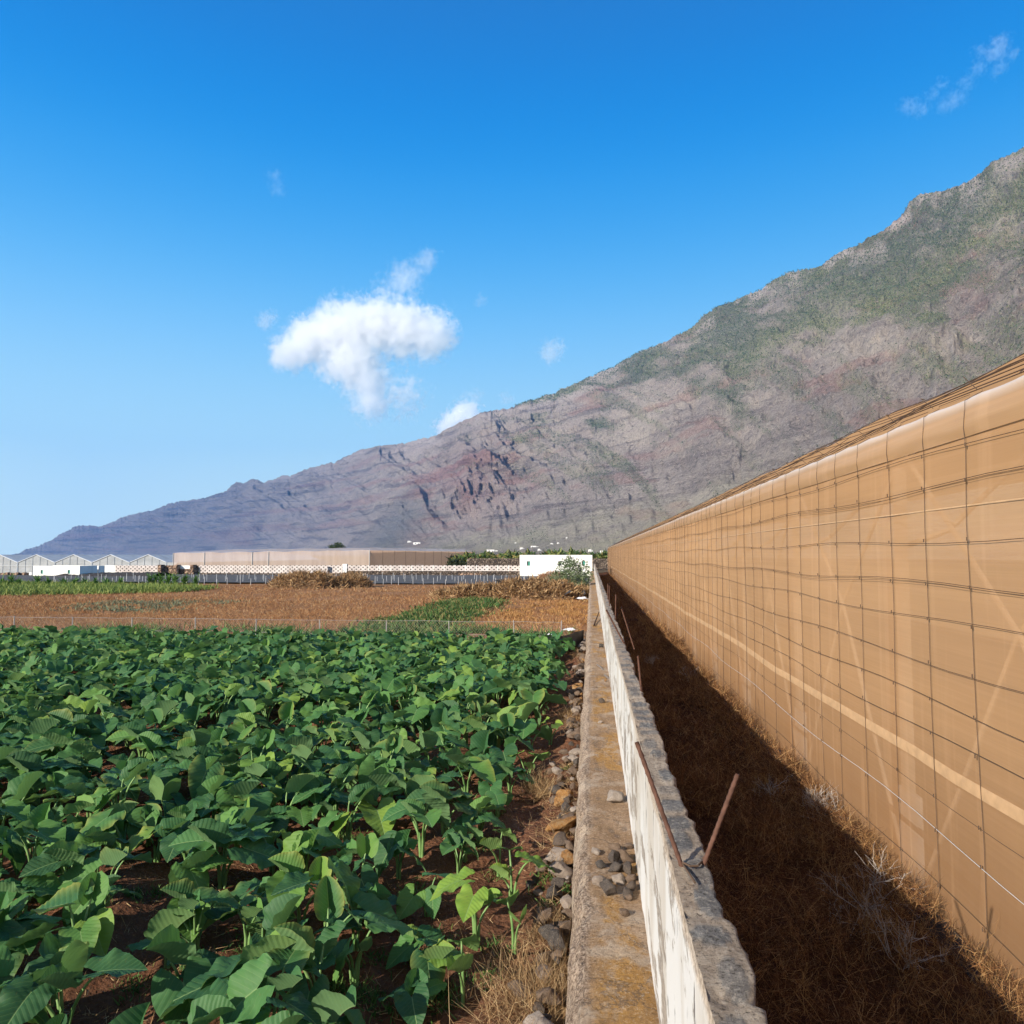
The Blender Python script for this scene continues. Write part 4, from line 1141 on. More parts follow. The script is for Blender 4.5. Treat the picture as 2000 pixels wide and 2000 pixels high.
# ================================================================== fence, dry field, heaps, walls, houses
FY = 21.0
fen = thing('chain_link_fence', 'low chain-link fence on thin grey posts behind the taro field', 'fence', (0, FY, 0))
M_post = simple('grey_post', (.30, .27, .25), .15, 10, .8)
fx = [aty(p, 1225, FY).x for p in (-90, 28, 142, 258, 382, 500, 625, 755, 878, 1005, 1095)]
for x in fx:
    mb = MB(); h = rnd.uniform(.80, .86); ln = rnd.uniform(-.03, .03)
    mb.tube([(x, 0, 0), (x + ln, 0, h)], .016, 6); mb.build('post', M_post, fen)
m = MT('fence_wire', .5, .4); m.color((.30, .27, .25)); M_fw = m.m
mb = MB(); zt = .80; zb = .05; step = .075; x = fx[0]
v = []; ff = []
def ln_(a, b, w=.0014):
    i = len(v); v.extend([(a[0] - w, .0, a[1]), (a[0] + w, .0, a[1]), (b[0] + w, .0, b[1]), (b[0] - w, .0, b[1])]); ff.append((i, i + 1, i + 2, i + 3))
X0_ = fx[0]
while X0_ < fx[-1]:
    ln_((X0_, zb), (X0_ + (zt - zb) * .9, zt)); ln_((X0_ + (zt - zb) * .9, zb), (X0_, zt)); X0_ += step
mb.add(v, ff); mb.build('chain_link', M_fw, fen)
mb = MB()
for z_ in (zt, .42): mb.tube([(x_, .0, z_ + rnd.uniform(-.015, .015)) for x_ in np.linspace(fx[0], fx[-1], 60)], .005, 4)
mb.build('tension_wires', M_fw, fen)

# dry weeds over the brown field
n = 150000
py_ = rng.uniform(1147, 1235, n); px_ = rng.uniform(-190, 1135, n)
dz = 1083 - py_; Yf = H / ((py_ - 1083) / F) ; Xf = (px_ - 1155) / F * Yf
Yf = Yf + rng.normal(size=n) * .3; k = (Yf > 21.1) & (Yf < 64.5) & (Xf < -.35)
Xf, Yf = Xf[k], Yf[k]; dn = fbm(Xf * .5, Yf * .3, seed=301); k = dn + .3 * rng.random(len(Xf)) > .52
Xf, Yf = Xf[k], Yf[k]
P = np.stack([Xf, Yf, field_h(Xf, Yf)], -1)
tag(blades('dry_weeds', P, rdirs(len(P), .5, .8), rng.uniform(.04, .15, len(P)) * (Yf / 30) ** .5, .011 * (Yf / 26), M_dryweed, .3), 'knee-low rust-brown dry weeds covering the fallow field', 'dry weeds', kind='stuff')
def quadpts(cs, n):
    """random points in a screen quad laid on the ground"""
    a, b, c, d = [np.array(gp(*p, 0)) for p in cs]
    u = rng.random(n)[:, None]; v = rng.random(n)[:, None]
    return (a * (1 - u) + b * u) * (1 - v) + (d * (1 - u) + c * u) * v
def weedpatch(name, cs, n, L, W, mat, label, cat='weeds', up=.5, thr=.42, hz=.0, sc=.8):
    P = quadpts(cs, n); P[:, 0] += rng.normal(size=n) * .5; P[:, 1] += rng.normal(size=n) * 1.0; k = fbm(P[:, 0] * sc, P[:, 1] * sc, seed=310) + .2 * rng.random(n) > thr + .1
    P = P[k]; P[:, 2] = field_h(P[:, 0], P[:, 1]) + rng.random(len(P)) * hz
    return tag(blades(name, P, rdirs(len(P), up, .9), rng.uniform(.5, 1, len(P)) * L, W, mat, .25), label, cat, kind='stuff')
weedpatch('creeping_weeds', [(690, 1245), (830, 1245), (965, 1176), (890, 1178)], 26000, .22, .05, tintmat('creeper_leaf', [(0, (.02, .05, .015)), (.4, (.05, .12, .03)), (.7, (.11, .17, .05)), (1, (.30, .20, .09))], .6), 'diagonal strip of green creeping weeds crossing the brown field', thr=.44, hz=.10)
weedpatch('weed_row', [(-30, 1243), (1080, 1243), (1080, 1236), (-30, 1236)], 9000, .3, .03, M_weed, 'yellow-green weeds along the foot of the chain-link fence', thr=.48, sc=.5)
weedpatch('pale_weeds', [(100, 1192), (330, 1196), (460, 1178), (230, 1174)], 5000, .16, .05, tintmat('sage_weed', [(0, (.09, .12, .07)), (1, (.22, .25, .16))]), 'patch of grey-green low weeds on the left of the brown field', thr=.46)
weedpatch('green_grass', [(-60, 1164), (330, 1158), (400, 1152), (-60, 1142)], 42000, .42, .05, tintmat('crop_grass', [(0, (.07, .12, .03)), (.6, (.17, .24, .055)), (1, (.34, .36, .11))], .6), 'bright green crop grass on the far left of the field', 'grass', thr=.28, up=.9, hz=.1)
weedpatch('orange_grass', [(960, 1222), (1128, 1226), (1140, 1176), (1040, 1176)], 12000, .2, .03, tintmat('orange_straw', [(0, (.24, .11, .04)), (1, (.50, .29, .11))]), 'orange dry grass in the right corner of the brown field', 'dry grass', thr=.50)
# corn-like plants at the far left
M_corn = tintmat('corn_leaf', [(0, (.04, .11, .02)), (1, (.13, .25, .05))], .6)
for i, px in enumerate((5, 22, 36, 73, 93, 124, 146, 165, 186, 207, 235, 292, 303, 314, 329, 342, 360, 382)):
    b = gp(px, 1148 - (2 if px > 280 else 0), 0); n = 70
    P = np.stack([b.x + rng.normal(size=n) * .05, b.y + rng.normal(size=n) * .05, rng.random(n) * .7], -1)
    D = rdirs(n, .8, .8)
    hh = (1.05 if px > 280 or px in (22, 73) else .8)
    o = blades('corn_plant', P * np.array([1, 1, hh]), D, .45 * hh, .07, M_corn, .3)
    # move origin to its base
    o.data.transform(Matrix.Translation((-b.x, -b.y, 0))); o.location = (b.x, b.y, 0)
    tag(o, ('tall leafy corn plant in the dense right-hand clump of the green patch' if px > 280 else 'leafy corn plant standing singly along the green patch on the left'), 'corn plant', 'corn plants in the green patch')

# heaps of cut banana leaves
M_heap = tintmat('banana_straw', [(0, (.10, .055, .025)), (.5, (.31, .18, .085)), (1, (.56, .39, .21))], .8)
M_heapcore = simple('rotting_leaves', (.13, .075, .04), .4, 3, .95, .8)
M_tarp = simple('black_film', (.03, .03, .033), .4, 4, .5, .6, .4)
def heap(label, lobes, n, fl=.34, scraps=0):
    """lobes: (px, base py, half width px, height px)"""
    L_ = []
    for px, py, hw, hp in lobes:
        c = gp(px, py, 0); s = c.y / F; L_.append((c.x, c.y + hw * s * .5, hw * s, hw * s * .7, hp * s))
    def hfun(X, Y):
        z = 0 * X
        for cx, cy, a, b, h in L_:
            d = ((X - cx) / a) ** 2 + ((Y - cy) / b) ** 2
            z = np.maximum(z, h * np.clip(1 - d, 0, 1) ** .62)
        return z * (.72 + .5 * fbm(X * 1.3, Y * 1.3, seed=321))
    x0 = min(l[0] - l[2] for l in L_); x1 = max(l[0] + l[2] for l in L_); y0 = min(l[1] - l[3] for l in L_); y1 = max(l[1] + l[3] for l in L_)
    X, Y, f = grid(np.linspace(x0 - .1, x1 + .1, 90), np.linspace(y0 - .1, y1 + .1, 60))
    Z = hfun(X, Y) - .03 + .08 * (vnoise(X * 4, Y * 4, seed=322) - .5) * (hfun(X, Y) > 0)
    t = thing('leaf_heap', label, 'heap', ((x0 + x1) / 2, (y0 + y1) / 2, 0)); ox, oy = t.location.x, t.location.y
    link('core', mesh_np('core', np.stack([X - ox, Y - oy, Z], -1).reshape(-1, 3), f, smooth=True), M_heapcore, t)
    P = np.stack([rng.uniform(x0, x1, n), rng.uniform(y0, y1, n)], -1); z = hfun(P[:, 0], P[:, 1]); k = (z > .06) | (rng.random(n) < .03); P = P[k]; z = z[k]
    P3 = np.stack([P[:, 0] - ox, P[:, 1] - oy, z * rng.uniform(.85, 1.02, len(z))], -1)
    blades('dry_leaves', P3, rdirs(len(P3), .25, 1), rng.uniform(.12, fl, len(P3)), rng.uniform(.03, .08, len(P3)), M_heap, .35, t)
    for _ in range(scraps):
        j = rnd.randrange(len(P3)); c = P3[j]; mb = MB(); q = [Vector((rnd.uniform(-.5, .5), rnd.uniform(-.3, .1), rnd.uniform(-.1, .25))) for _ in range(4)]
        cc = Vector(c) + Vector((0, 0, .02)); mb.add([tuple(cc), tuple(cc + q[0]), tuple(cc + q[0] + q[1] * .6), tuple(cc + q[1] + Vector((0, 0, .1)))], [(0, 1, 2, 3)])
        mb.build('black_film', M_tarp, t)
    return t
heap('large heap of dry leaves in the middle of the brown field, left heap', [(575, 1150, 52, 31), (548, 1150, 30, 22), (612, 1150, 40, 30), (680, 1148, 42, 25), (655, 1149, 26, 20)], 15000, .42)
heap('wide heap of dry banana leaves with black film, right heap', [(870, 1171, 30, 18), (905, 1172, 40, 24), (950, 1172, 45, 30), (1000, 1173, 50, 38), (1045, 1174, 50, 40), (1090, 1174, 50, 34), (1135, 1172, 28, 22)], 20000, .34, 16)

# white plastic and black net at the end of the fence
m = MT('white_plastic_film', .4, .4); m.color((.75, .73, .72)); M_wp = m.m
def crumple(name, px, py, s, mat, label, cat, z=.03, Y=None):
    c = gp(px, py, z) if Y is None else aty(px, py, Y)
    X, Yg, f = grid(np.linspace(-1, 1, 14), np.linspace(-1, 1, 12))
    Z = .5 * fbm(X * 2 + px, Yg * 2, seed=331) * np.clip(1.2 - X ** 2 - Yg ** 2, 0, 1) + .12 * vnoise(X * 6, Yg * 6, seed=int(px))
    o = link(name, mesh_np(name, np.stack([X + .2 * vnoise(X * 3, Yg * 3), Yg, Z * 1.1], -1).reshape(-1, 3) * s, f), mat)
    o.location = c; o.rotation_euler = (0, 0, rnd.random() * 3); return tag(o, label, cat)
crumple('plastic_bag', 1079, 1240, .13, M_wp, 'white plastic bag in front of the black net by the fence end', 'plastic bag', .35)
crumple('plastic_bag', 1112, 1231, .2, M_wp, 'bigger white plastic bag lying behind the black net', 'plastic bag', .1)
crumple('plastic_bag', 1066, 1246, .07, M_wp, 'smallest white plastic scrap at the edge of the taro leaves', 'plastic bag', .45)
crumple('plastic_bag', 1136, 1170, .3, M_wp, 'pale plastic sheeting at the right end of the wide leaf heap', 'plastic sheet', .2)
pts = [aty(1060, 1246, 20.0), aty(1098, 1238, 20.3), aty(1118, 1222, 21), aty(1140, 1192, 22)]
mb = MB(); v = []; fz = []
dp = dense(pts, 26)
for k, p in enumerate(dp):
    hgt_ = .08 + .10 * (k / 25) ; v += [(p.x, p.y, 0.0), (p.x + .04 * math.sin(k), p.y - .1, hgt_ * .6), (p.x, p.y + .02 * math.sin(k * 2), min(.5, max(.1, p.z)))]
    if k: b = 3 * (k - 1); fz += [(b, b + 3, b + 4, b + 1), (b + 1, b + 4, b + 5, b + 2)]
mb.add(v, fz); tag(mb.build('black_net', M_tarp, None, True), 'black shade netting draped at the end of the wire fence', 'netting')

# posts on the gravel plot
M_wpost = simple('white_post', (.50, .50, .50), .1, 5, .7)
me0 = None; rows = [(1132, 1000), (1136, 1050), (1141, 1050)]
prw = random.Random(9); k = 0
for base, xmax in rows:
    px = 100 + prw.uniform(0, 14)
    while px < xmax:
        p = gp(px, base + prw.uniform(-1, 1), .1); hgt_ = prw.uniform(.42, .75)
        if me0 is None:
            mb = MB(); mb.tube([(0, 0, -.05), (0, 0, .97)], .020, 5); mb.tube([(0, 0, .97), (0, 0, 1)], .026, 5)
            o = mb.build('stake', M_wpost); me0 = o.data
        else:
            o = bpy.data.objects.new('stake', me0); C.objects.link(o)
        o.location = p; o.scale = (1, 1, hgt_); o.rotation_euler = (prw.uniform(-.05, .05), prw.uniform(-.05, .05), 0)
        tag(o, 'thin pale stake standing in the %s row on the grey gravel plot' % {1132: 'farthest', 1136: 'middle', 1141: 'nearest'}[base], 'stake', 'pale stakes on the gravel plot')
        px += prw.uniform(11, 30)

# ---- walls and buildings -----------------------------------------------------
def mat_plaster(name, c0, c1):
    m = MT(name, .9, .1); co = m.co()
    c = m.mix(m.ramp(m.noise(.7, m.co(scale=(1, 1, .35)), 5, .6), [(.45, 0.), (.75, .8)]), c0, c1)
    m.color(c); return m.m
M_plw = mat_plaster('white_plaster', (.82, .81, .78), (.62, .58, .52))
M_lat = None
def mat_lattice():
    m = MT('pierced_block', .9, .1); co = m.co('Object'); s = m.sep(co)
    u = m.math('ADD', m.math('MULTIPLY', s[0], 1.7), 100.0); v = m.math('ADD', m.math('MULTIPLY', s[2], 4.2), 100.0)
    row = m.math('FLOOR', v); uo = m.math('ADD', u, m.math('MULTIPLY', row, .5))
    du = m.math('ABSOLUTE', m.math('SUBTRACT', m.math('FRACT', uo), .5)); dv = m.math('ABSOLUTE', m.math('SUBTRACT', m.math('FRACT', v), .5))
    painted_hole = m.math('MULTIPLY', m.math('LESS_THAN', du, .16), m.math('LESS_THAN', dv, .32))  # openings are not cut; their dark shade is painted into the colour
    seam = m.math('LESS_THAN', m.math('FRACT', m.math('MULTIPLY', u, .17)), .035)
    c = m.mix(m.ramp(m.noise(.9, co, 4), [(.4, 0.), (.6, 1.)]), (.60, .54, .51), (.48, .42, .39))
    c = m.mix(seam, c, (.42, .38, .35)); c = m.mix(painted_hole, c, (.07, .06, .055)); m.color(c); return m.m
M_lat = mat_lattice()
def mat_rubble(name, dark, light, sc=3.0):
    m = MT(name, .95, .05); co = m.co()
    v = m.vor(sc, co, out='Color'); d = m.vor(sc, co, 'DISTANCE_TO_EDGE')
    s = m.n('SeparateColor'); m.L.new(v, s.inputs[0])
    c = m.mix(s.outputs[0], dark, light); c = m.mix(m.mr(d, 0, .12, .9, 0), c, (.02, .016, .014)); m.color(c)
    m.bump(m.mr(d, 0, .25, 0, 1), .8, .15); return m.m
M_rub = mat_rubble('lava_rubble', (.07, .055, .048), (.27, .21, .165), 3.2)
M_brick = mat_rubble('brown_block', (.22, .14, .10), (.36, .25, .18), 2.2)
M_winp = simple('green_shutter', (.05, .22, .17), .1, 4, .6)
M_dark = simple('dark_opening', (.025, .03, .03), .1, 4, .5)
def wallseg(px0, px1, py0, py1, Y, d, mat, parent, name):
    a = aty(px0, py0, Y); b = aty(px1, py1, Y)
    ox, oy = (parent.location.x, parent.location.y) if parent else (0, 0)
    mb = MB(); mb.box(a.x - ox, b.x - ox, Y - oy, Y + d - oy, b.z, a.z); return mb.build(name, mat, parent)
WY = 92.0
o = aty(820, 1125, WY)
lw_ = thing('lattice_wall', 'long pierced white block wall on dark lava stone base, in front of the white house', 'wall', (o.x, WY, 0))
wallseg(672, 1016, 1104, 1115.5, WY, .2, M_lat, lw_, 'lattice_panel')
wallseg(672, 1016, 1115.4, 1130, WY - .06, .4, M_rub, lw_, 'stone_base')
wallseg(669, 677, 1101.5, 1118, WY - .1, .42, M_plw, lw_, 'pillar')
wallseg(896, 942, 1119, 1127, WY - .14, .08, M_brick, lw_, 'patched_panel')
for px in range(720, 1010, 21): wallseg(px, px + .8, 1103.6, 1115.6, WY - .02, .24, M_plw, lw_, 'joint')
o = aty(430, 1125, WY)
l2 = thing('lattice_wall', 'pierced white block wall with dark stone foot, left of the leaf heaps', 'wall', (o.x, WY, 0))
wallseg(388, 640, 1104, 1120, WY, .2, M_lat, l2, 'lattice_panel'); wallseg(640, 668, 1104, 1119, WY + .5, .2, M_lat, l2, 'lattice_panel')
wallseg(388, 671, 1119.2, 1132, WY - .06, .5, M_rub, l2, 'stone_base')
wallseg(226, 308, 1104.3, 1121, WY, .2, M_lat, l2, 'lattice_panel'); wallseg(203, 388, 1120, 1132, WY - .12, .5, M_rub, l2, 'stone_base')
wallseg(203, 226, 1104.3, 1121, WY, .2, M_plw, l2, 'plain_panel')
for a, b in ((308, 314), (341, 345.5), (371, 377)): wallseg(a, b, 1103, 1124, WY - .7, .9, M_brick, l2, 'pillar')
wallseg(314, 341, 1104.2, 1124, WY + .02, .2, M_brick, l2, 'brown_panel'); wallseg(345.5, 371, 1104.6, 1111, WY + .02, .2, M_plw, l2, 'plain_panel'); wallseg(345.5, 371, 1111, 1124, WY + .02, .25, M_brick, l2, 'brown_panel'); wallseg(377, 388, 1104.6, 1124, WY + .02, .2, M_brick, l2, 'brown_panel')
# house builder: front face in screen, with windows
def house(px0, px1, py0, py1, Y, depth, label, wins, shutter=None, parapet=True):
    a = aty(px0, py0, Y); b = aty(px1, py1, Y); zb_ = min(b.z, 0) - .05
    t = thing('white_house', label, 'house', ((a.x + b.x) / 2, Y, 0)); ox = t.location.x
    mb = MB(); x0, x1, zt_ = a.x - ox, b.x - ox, a.z; th_ = .2
    # front wall with real window openings: strips between the openings
    xs_ = []
    for (wx, wy, ww_, wh_) in wins:
        p = aty(wx, wy, Y); s = Y / F; xs_.append((p.x - ox - ww_ * s / 2, p.x - ox + ww_ * s / 2, p.z - wh_ * s / 2, p.z + wh_ * s / 2))
    cur = x0
    for (u0, u1, w0, w1) in xs_:
        mb.box(cur, u0, 0, th_, zb_, zt_); mb.box(u0, u1, 0, th_, zb_, w0); mb.box(u0, u1, 0, th_, w1, zt_); cur = u1
    mb.box(cur, x1, 0, th_, zb_, zt_)
    mb.box(x0, x0 + th_, th_, depth, zb_, zt_); mb.box(x1 - th_, x1, th_, depth, zb_, zt_); mb.box(x0, x1, depth, depth + th_, zb_, zt_)
    mb.build('walls', M_plw, t)
    mb = MB(); mb.box(x0 + th_, x1 - th_, th_, depth, zt_ - .35, zt_ - .2); mb.build('roof', M_brick, t)
    for q, (u0, u1, w0, w1) in enumerate(xs_):
        mb = MB(); mb.box(u0, u1, .12, .16, w0, w1); wo_ = mb.build('window', M_dark, t)
        if shutter and q in shutter:
            mb = MB(); mb.box(u0 + (u1 - u0) * .35, u1, .05, .09, w0, w1); mb.build('shutter', M_winp, wo_)
        mb = MB(); mb.box(u0 - .03, u1 + .03, -.04, .10, w0 - .05, w0 - .003); mb.build('sill', M_plw, wo_)
    return t
house(1015, 1157, 1084, 1130, 89, 5, 'long white flat-roofed house with three small windows behind the bush', [(1032.3, 1100.5, 6.2, 8.8), (1093.3, 1100.5, 6.2, 8.8), (1139.5, 1100, 6.2, 8.8)], (0, 2))
house(65, 155, 1105, 1134, 84, 3, 'low white outbuilding with two green windows in front of the glasshouse, at far left', [(81.5, 1117, 5.5, 8), (134.5, 1117, 5.5, 8)], (0, 1))
house(158.5, 192, 1105, 1127, 88, 1.0, 'smaller white shed with one window, right of the low white outbuilding', [(173, 1117, 5.5, 8)], (0,))
# low brown brick wall with pillars at the far left
wallseg(0, 30, 1119, 1134, 86, .3, M_brick, None, 'brick_wall'); tag(bpy.context.scene.objects['brick_wall'], 'low brown brick wall with pillars at the far left edge', 'wall')
bwl = bpy.context.scene.objects['brick_wall']
wallseg(31, 62, 1119, 1134, 86.2, .3, M_brick, bwl, 'panel')
for a in (10, 30, 44, 57): wallseg(a, a + 4, 1118, 1135, 85.8, .4, M_plw if a == 57 else M_brick, bwl, 'pillar')
# dark rubble in front of the outbuildings
hb = MB()
X, Y_, f = grid(np.linspace(aty(75, 1130, 83).x, aty(300, 1130, 83).x, 120), np.linspace(82.5, 87.5, 12))
Z = (.15 + .75 * fbm(X * .8, Y_ * .8, seed=341)) * np.clip(1 - ((Y_ - 85) / 2.5) ** 2, 0, 1) * np.clip((X - X.min()) / 4, .3, 1)
tag(link('rubble_bank', mesh_np('rubble_bank', np.stack([X, Y_, Z], -1).reshape(-1, 3), f), simple('black_cinder', (.045, .04, .04), .5, 3, .95, .8)), 'bank of black lava rubble at the foot of the white outbuildings', 'rubble', kind='stuff')

# ---- glasshouses -------------------------------------------------------------
m = MT('clouded_plastic', .35, .4); co = m.co()
m.color(m.mix(m.ramp(m.noise(.6, m.co(scale=(1, .15, 2)), 5, .7), [(.4, 0.), (.7, 1.)]), (.36, .38, .40), (.50, .52, .54)))
tp = m.n('BsdfTransparent'); mx = m.n('MixShader'); mx.inputs[0].default_value = .25
m.L.new(m.b.outputs[0], mx.inputs[1]); m.L.new(tp.outputs[0], mx.inputs[2]); m.L.new(mx.outputs[0], m.out.inputs['Surface']); M_clp = m.m
M_clr = simple('dusty_roof_film', (.46, .47, .48), .15, .7, .6)
M_frm = simple('white_frame', (.58, .60, .62), .05, 4, .5)
GY = 100.0
vals = [-183, -110, -37, 35, 107.5, 180, 253, 326]
gh = thing('glasshouse', 'row of gabled whitish glasshouses behind the white outbuildings at far left', 'greenhouse', (aty(108, 1110, GY).x, GY, 0))
gox = gh.location.x
for a, b in zip(vals[:-1], vals[1:]):
    A_ = aty(a + .6, 1098.5, GY); B_ = aty(b - .6, 1098.5, GY); zp = aty(a, 1083.4, GY).z; xm = (A_.x + B_.x) / 2 - gox; x0 = A_.x - gox; x1 = B_.x - gox; ze = A_.z
    mb = MB(); mb.add([(x0, 0, -.1), (x1, 0, -.1), (x1, 0, ze), (xm, 0, zp), (x0, 0, ze)], [(0, 1, 2, 3, 4)]); mb.build('gable_glazing', M_clp, gh)
    mb = MB(); mb.add([(x0, 0, ze), (xm, 0, zp), (xm, 60, zp), (x0, 60, ze), (x1, 0, ze), (x1, 60, ze)], [(0, 1, 2, 3), (1, 4, 5, 2)]); mb.build('roof', M_clr, gh)
    mb = MB()
    mb.tube([(x0, -.04, ze), (xm, -.04, zp), (x1, -.04, ze)], .07, 4); mb.tube([(x0, -.04, -.1), (x0, -.04, ze)], .06, 4); mb.tube([(x1, -.04, -.1), (x1, -.04, ze)], .06, 4)
    for u in (.2, .4, .6, .8):
        xx = lerp(x0, x1, u); zt_ = ze + (zp - ze) * (1 - abs(u - .5) * 2); mb.tube([(xx, -.04, -.1), (xx, -.04, zt_)], .03, 4)
    mb.tube([(x0, -.04, ze - .5), (x1, -.04, ze - .5)], .03, 4)
    mb.build('gable_frame', M_frm, gh)
mb = MB(); mb.box(aty(326, 1100, GY).x - gox, aty(345, 1100, GY).x - gox, 0, 60, -.1, aty(326, 1098.5, GY).z); mb.build('side_lean_to', M_clp, gh)

def see_through(m, k):
    tp = m.n('BsdfTransparent'); mx = m.n('MixShader'); mx.inputs[0].default_value = k
    m.L.new(m.b.outputs[0], mx.inputs[1]); m.L.new(tp.outputs[0], mx.inputs[2]); m.L.new(mx.outputs[0], m.out.inputs['Surface'])
# ---- far net house -----------------------------------------------------------
m = MT('pale_net', .6, .2); co = m.co()
c = m.mix(m.ramp(m.noise(1.2, m.co(scale=(1, 1, .1)), 4, .7), [(.4, 0.), (.7, 1.)]), (.47, .36, .29), (.58, .46, .38)); m.color(c); M_pnet = m.m; see_through(m, .4)
m = MT('brown_net', .6, .2); c = m.mix(m.noise(2, m.co(), 3), (.46, .30, .21), (.56, .38, .27)); m.color(c)
tr = m.n('BsdfTranslucent'); m.set(tr.inputs[0], c); mx = m.n('MixShader'); mx.inputs[0].default_value = .6
m.L.new(m.b.outputs[0], mx.inputs[1]); m.L.new(tr.outputs[0], mx.inputs[2]); m.L.new(mx.outputs[0], m.out.inputs['Surface']); M_bnet = m.m
m = MT('roof_white_net', .6, .2); m.color(m.mix(m.ramp(m.noise(.5, m.co(), 4), [(.4, 0.), (.6, 1.)]), (.62, .55, .52), (.50, .42, .40))); M_wnet = m.m; see_through(m, .5)
cr = aty(722, 1074.5, 96); lf_ = aty(339, 1080, 99); bk = aty(925, 1078, 155)
ht = cr.z
nf_ = thing('net_house', 'far pale shade-net greenhouse with brown right side, behind the lattice walls', 'greenhouse', tuple((cr.x, cr.y, 0)))
def rel(p, z): return (p.x - cr.x, p.y - cr.y, z)
hl = lf_.z; hbk = ht
mb = MB(); N_ = 24; v = []
for i in range(N_ + 1):
    p = lf_.lerp(cr, i / N_); z = lerp(hl, ht, i / N_) + .05 * math.sin(i * 1.7); v += [rel(p, -.1), rel(p, z - .1), rel(p, z)]
mb.add(v, [(3 * i + j, 3 * i + 3 + j, 3 * i + 4 + j, 3 * i + 1 + j) for i in range(N_) for j in (0, 1)]); mb.build('front_net', M_pnet, nf_)
mb = MB(); v = []
for i in range(13):
    p = cr.lerp(bk, i / 12); v += [rel(p, .35), rel(p, ht - .02)]
mb.add(v, [(2 * i, 2 * i + 2, 2 * i + 3, 2 * i + 1) for i in range(12)]); mb.build('side_net', M_bnet, nf_)
mb = MB(); v = []
for i in range(13):
    p = cr.lerp(bk, i / 12); v += [(rel(p, 0)[0] + .02, rel(p, 0)[1], -.1), (rel(p, 0)[0] + .02, rel(p, 0)[1], .35)]
mb.add(v, [(2 * i, 2 * i + 2, 2 * i + 3, 2 * i + 1) for i in range(12)]); mb.build('base_strip', M_dark, nf_)
fl_ = lf_ + (bk - cr); mb = MB(); v = []; ng = 16
for j in range(ng + 1):
    for i in range(ng + 1):
        p = lf_.lerp(cr, i / ng) + (bk - cr) * (j / ng); z = lerp(hl, ht, i / ng) * (1 - j / ng) + ht * j / ng + .45 * math.sin(min(1, j / 3) * math.pi / 2) * (1 - .5 * (i == 0 or i == ng)) + .06 * math.sin(i * 2.1 + j * 1.3); z -= .42 * (i == ng)
        v.append(rel(p, z))
mb.add(v, [(j * (ng + 1) + i, j * (ng + 1) + i + 1, (j + 1) * (ng + 1) + i + 1, (j + 1) * (ng + 1) + i) for j in range(ng) for i in range(ng)]); mb.build('roof_net', M_wnet, nf_, True)
mb = MB()
for i in range(0, 12): p = cr.lerp(bk, i / 12); mb.tube([rel(p, .3), rel(p, ht)], .03, 4)
mb.build('side_wires', M_wire, nf_)
mb = MB()
for i in (0, 4, 10, 12, 24): p = lf_.lerp(cr, i / 24) + Vector((0, -.08, 0)); mb.tube([rel(p, 0), rel(p, lerp(hl, ht, i / 24))], .05, 4)
mb.build('front_posts', M_pier, nf_)

# ---- vegetation: bushes and trees built from leaf clumps ----------------------
def crown_pts(cs, n):
    """cs: list of (centre, radius, zscale)"""
    w_ = np.array([c[1] ** 2 for c in cs]); w_ = w_ / w_.sum(); idx = rng.choice(len(cs), n, p=w_)
    d = rng.normal(size=(n, 3)); d /= np.linalg.norm(d, axis=1)[:, None]; r = rng.random(n) ** .45
    cc = np.array([list(c[0]) for c in cs])[idx]; rr = np.array([c[1] for c in cs])[idx]; zs_ = np.array([c[2] for c in cs])[idx]
    p = cc + d * (rr * r)[:, None] * np.stack([np.ones(n), np.ones(n), zs_], -1)
    return p
def tree(name, label, cat, base, cs, n, L, W, mat, trunk_r=.08, group=None, tmat=None, branches=6):
    t = thing(name, label, cat, tuple(base), group=group)
    P = crown_pts(cs, n); blades('crown', P, rdirs(n, .1, 1), rng.uniform(.6, 1.2, n) * L, W, mat, .2, t)
    mb = MB()
    for c in cs[:branches]: mb.tube([(0, 0, 0), (c[0][0] * .3, c[0][1] * .3, c[0][2] * .5), tuple(c[0])], [trunk_r, trunk_r * .6, trunk_r * .2], 5)
    mb.build('trunk', tmat or M_heapcore, t); return t
M_olive = tintmat('grey_green_leaf', [(0, (.06, .09, .04)), (.6, (.14, .19, .09)), (1, (.28, .33, .20))], .7)
M_pink = tintmat('pinkish_twig', [(0, (.20, .13, .10)), (1, (.45, .34, .29))], .9, 0)
b = gp(1118, 1163, 0)
tree('bush', 'loose grey-green bush in front of the white house by the block wall end', 'bush', (b.x, b.y, 0), [((-1.0, 0, .8), .95, .8), ((.1, 0, .9), 1.0, .9), ((-.3, .2, 1.6), .9, .9), ((.5, .3, 1.7), .7, 1.0), ((.35, 0, .5), .8, .7), ((-1.6, 0, .5), .6, .7), ((.9, .1, 1.3), .55, 1.2), ((-.2, 0, 2.2), .5, .8)], 4200, .15, .06, M_olive, .05)
b2_ = gp(1092, 1150, 0); segs = []
for k in range(16): segs += twigs((pt.uniform(-1.3, .9), pt.uniform(-.3, .3), 0), 2, .75, 3, pt, .016, .45, (pt.uniform(-.4, .2), 0, 1))
o = twig_obj('dry_bush', segs, M_pink); o.location = (b2_.x, b2_.y, 0); tag(o, 'bare pinkish twiggy bush left of the grey-green bush', 'bush')
b3 = gp(1062, 1139, 0); P = crown_pts([((0, 0, .3), .7, .8), ((.7, 0, .5), .7, .9), ((1.4, 0, .6), .6, .8)], 2600)
o = blades('dry_bush', P, rdirs(2600, .3, 1), .25, .04, M_dryweed, .3); o.location = (b3.x, b3.y, 0); tag(o, 'low rust-coloured dry bush at the left foot of the white house', 'bush')
b4 = aty(822, 1104, 98); segs = []
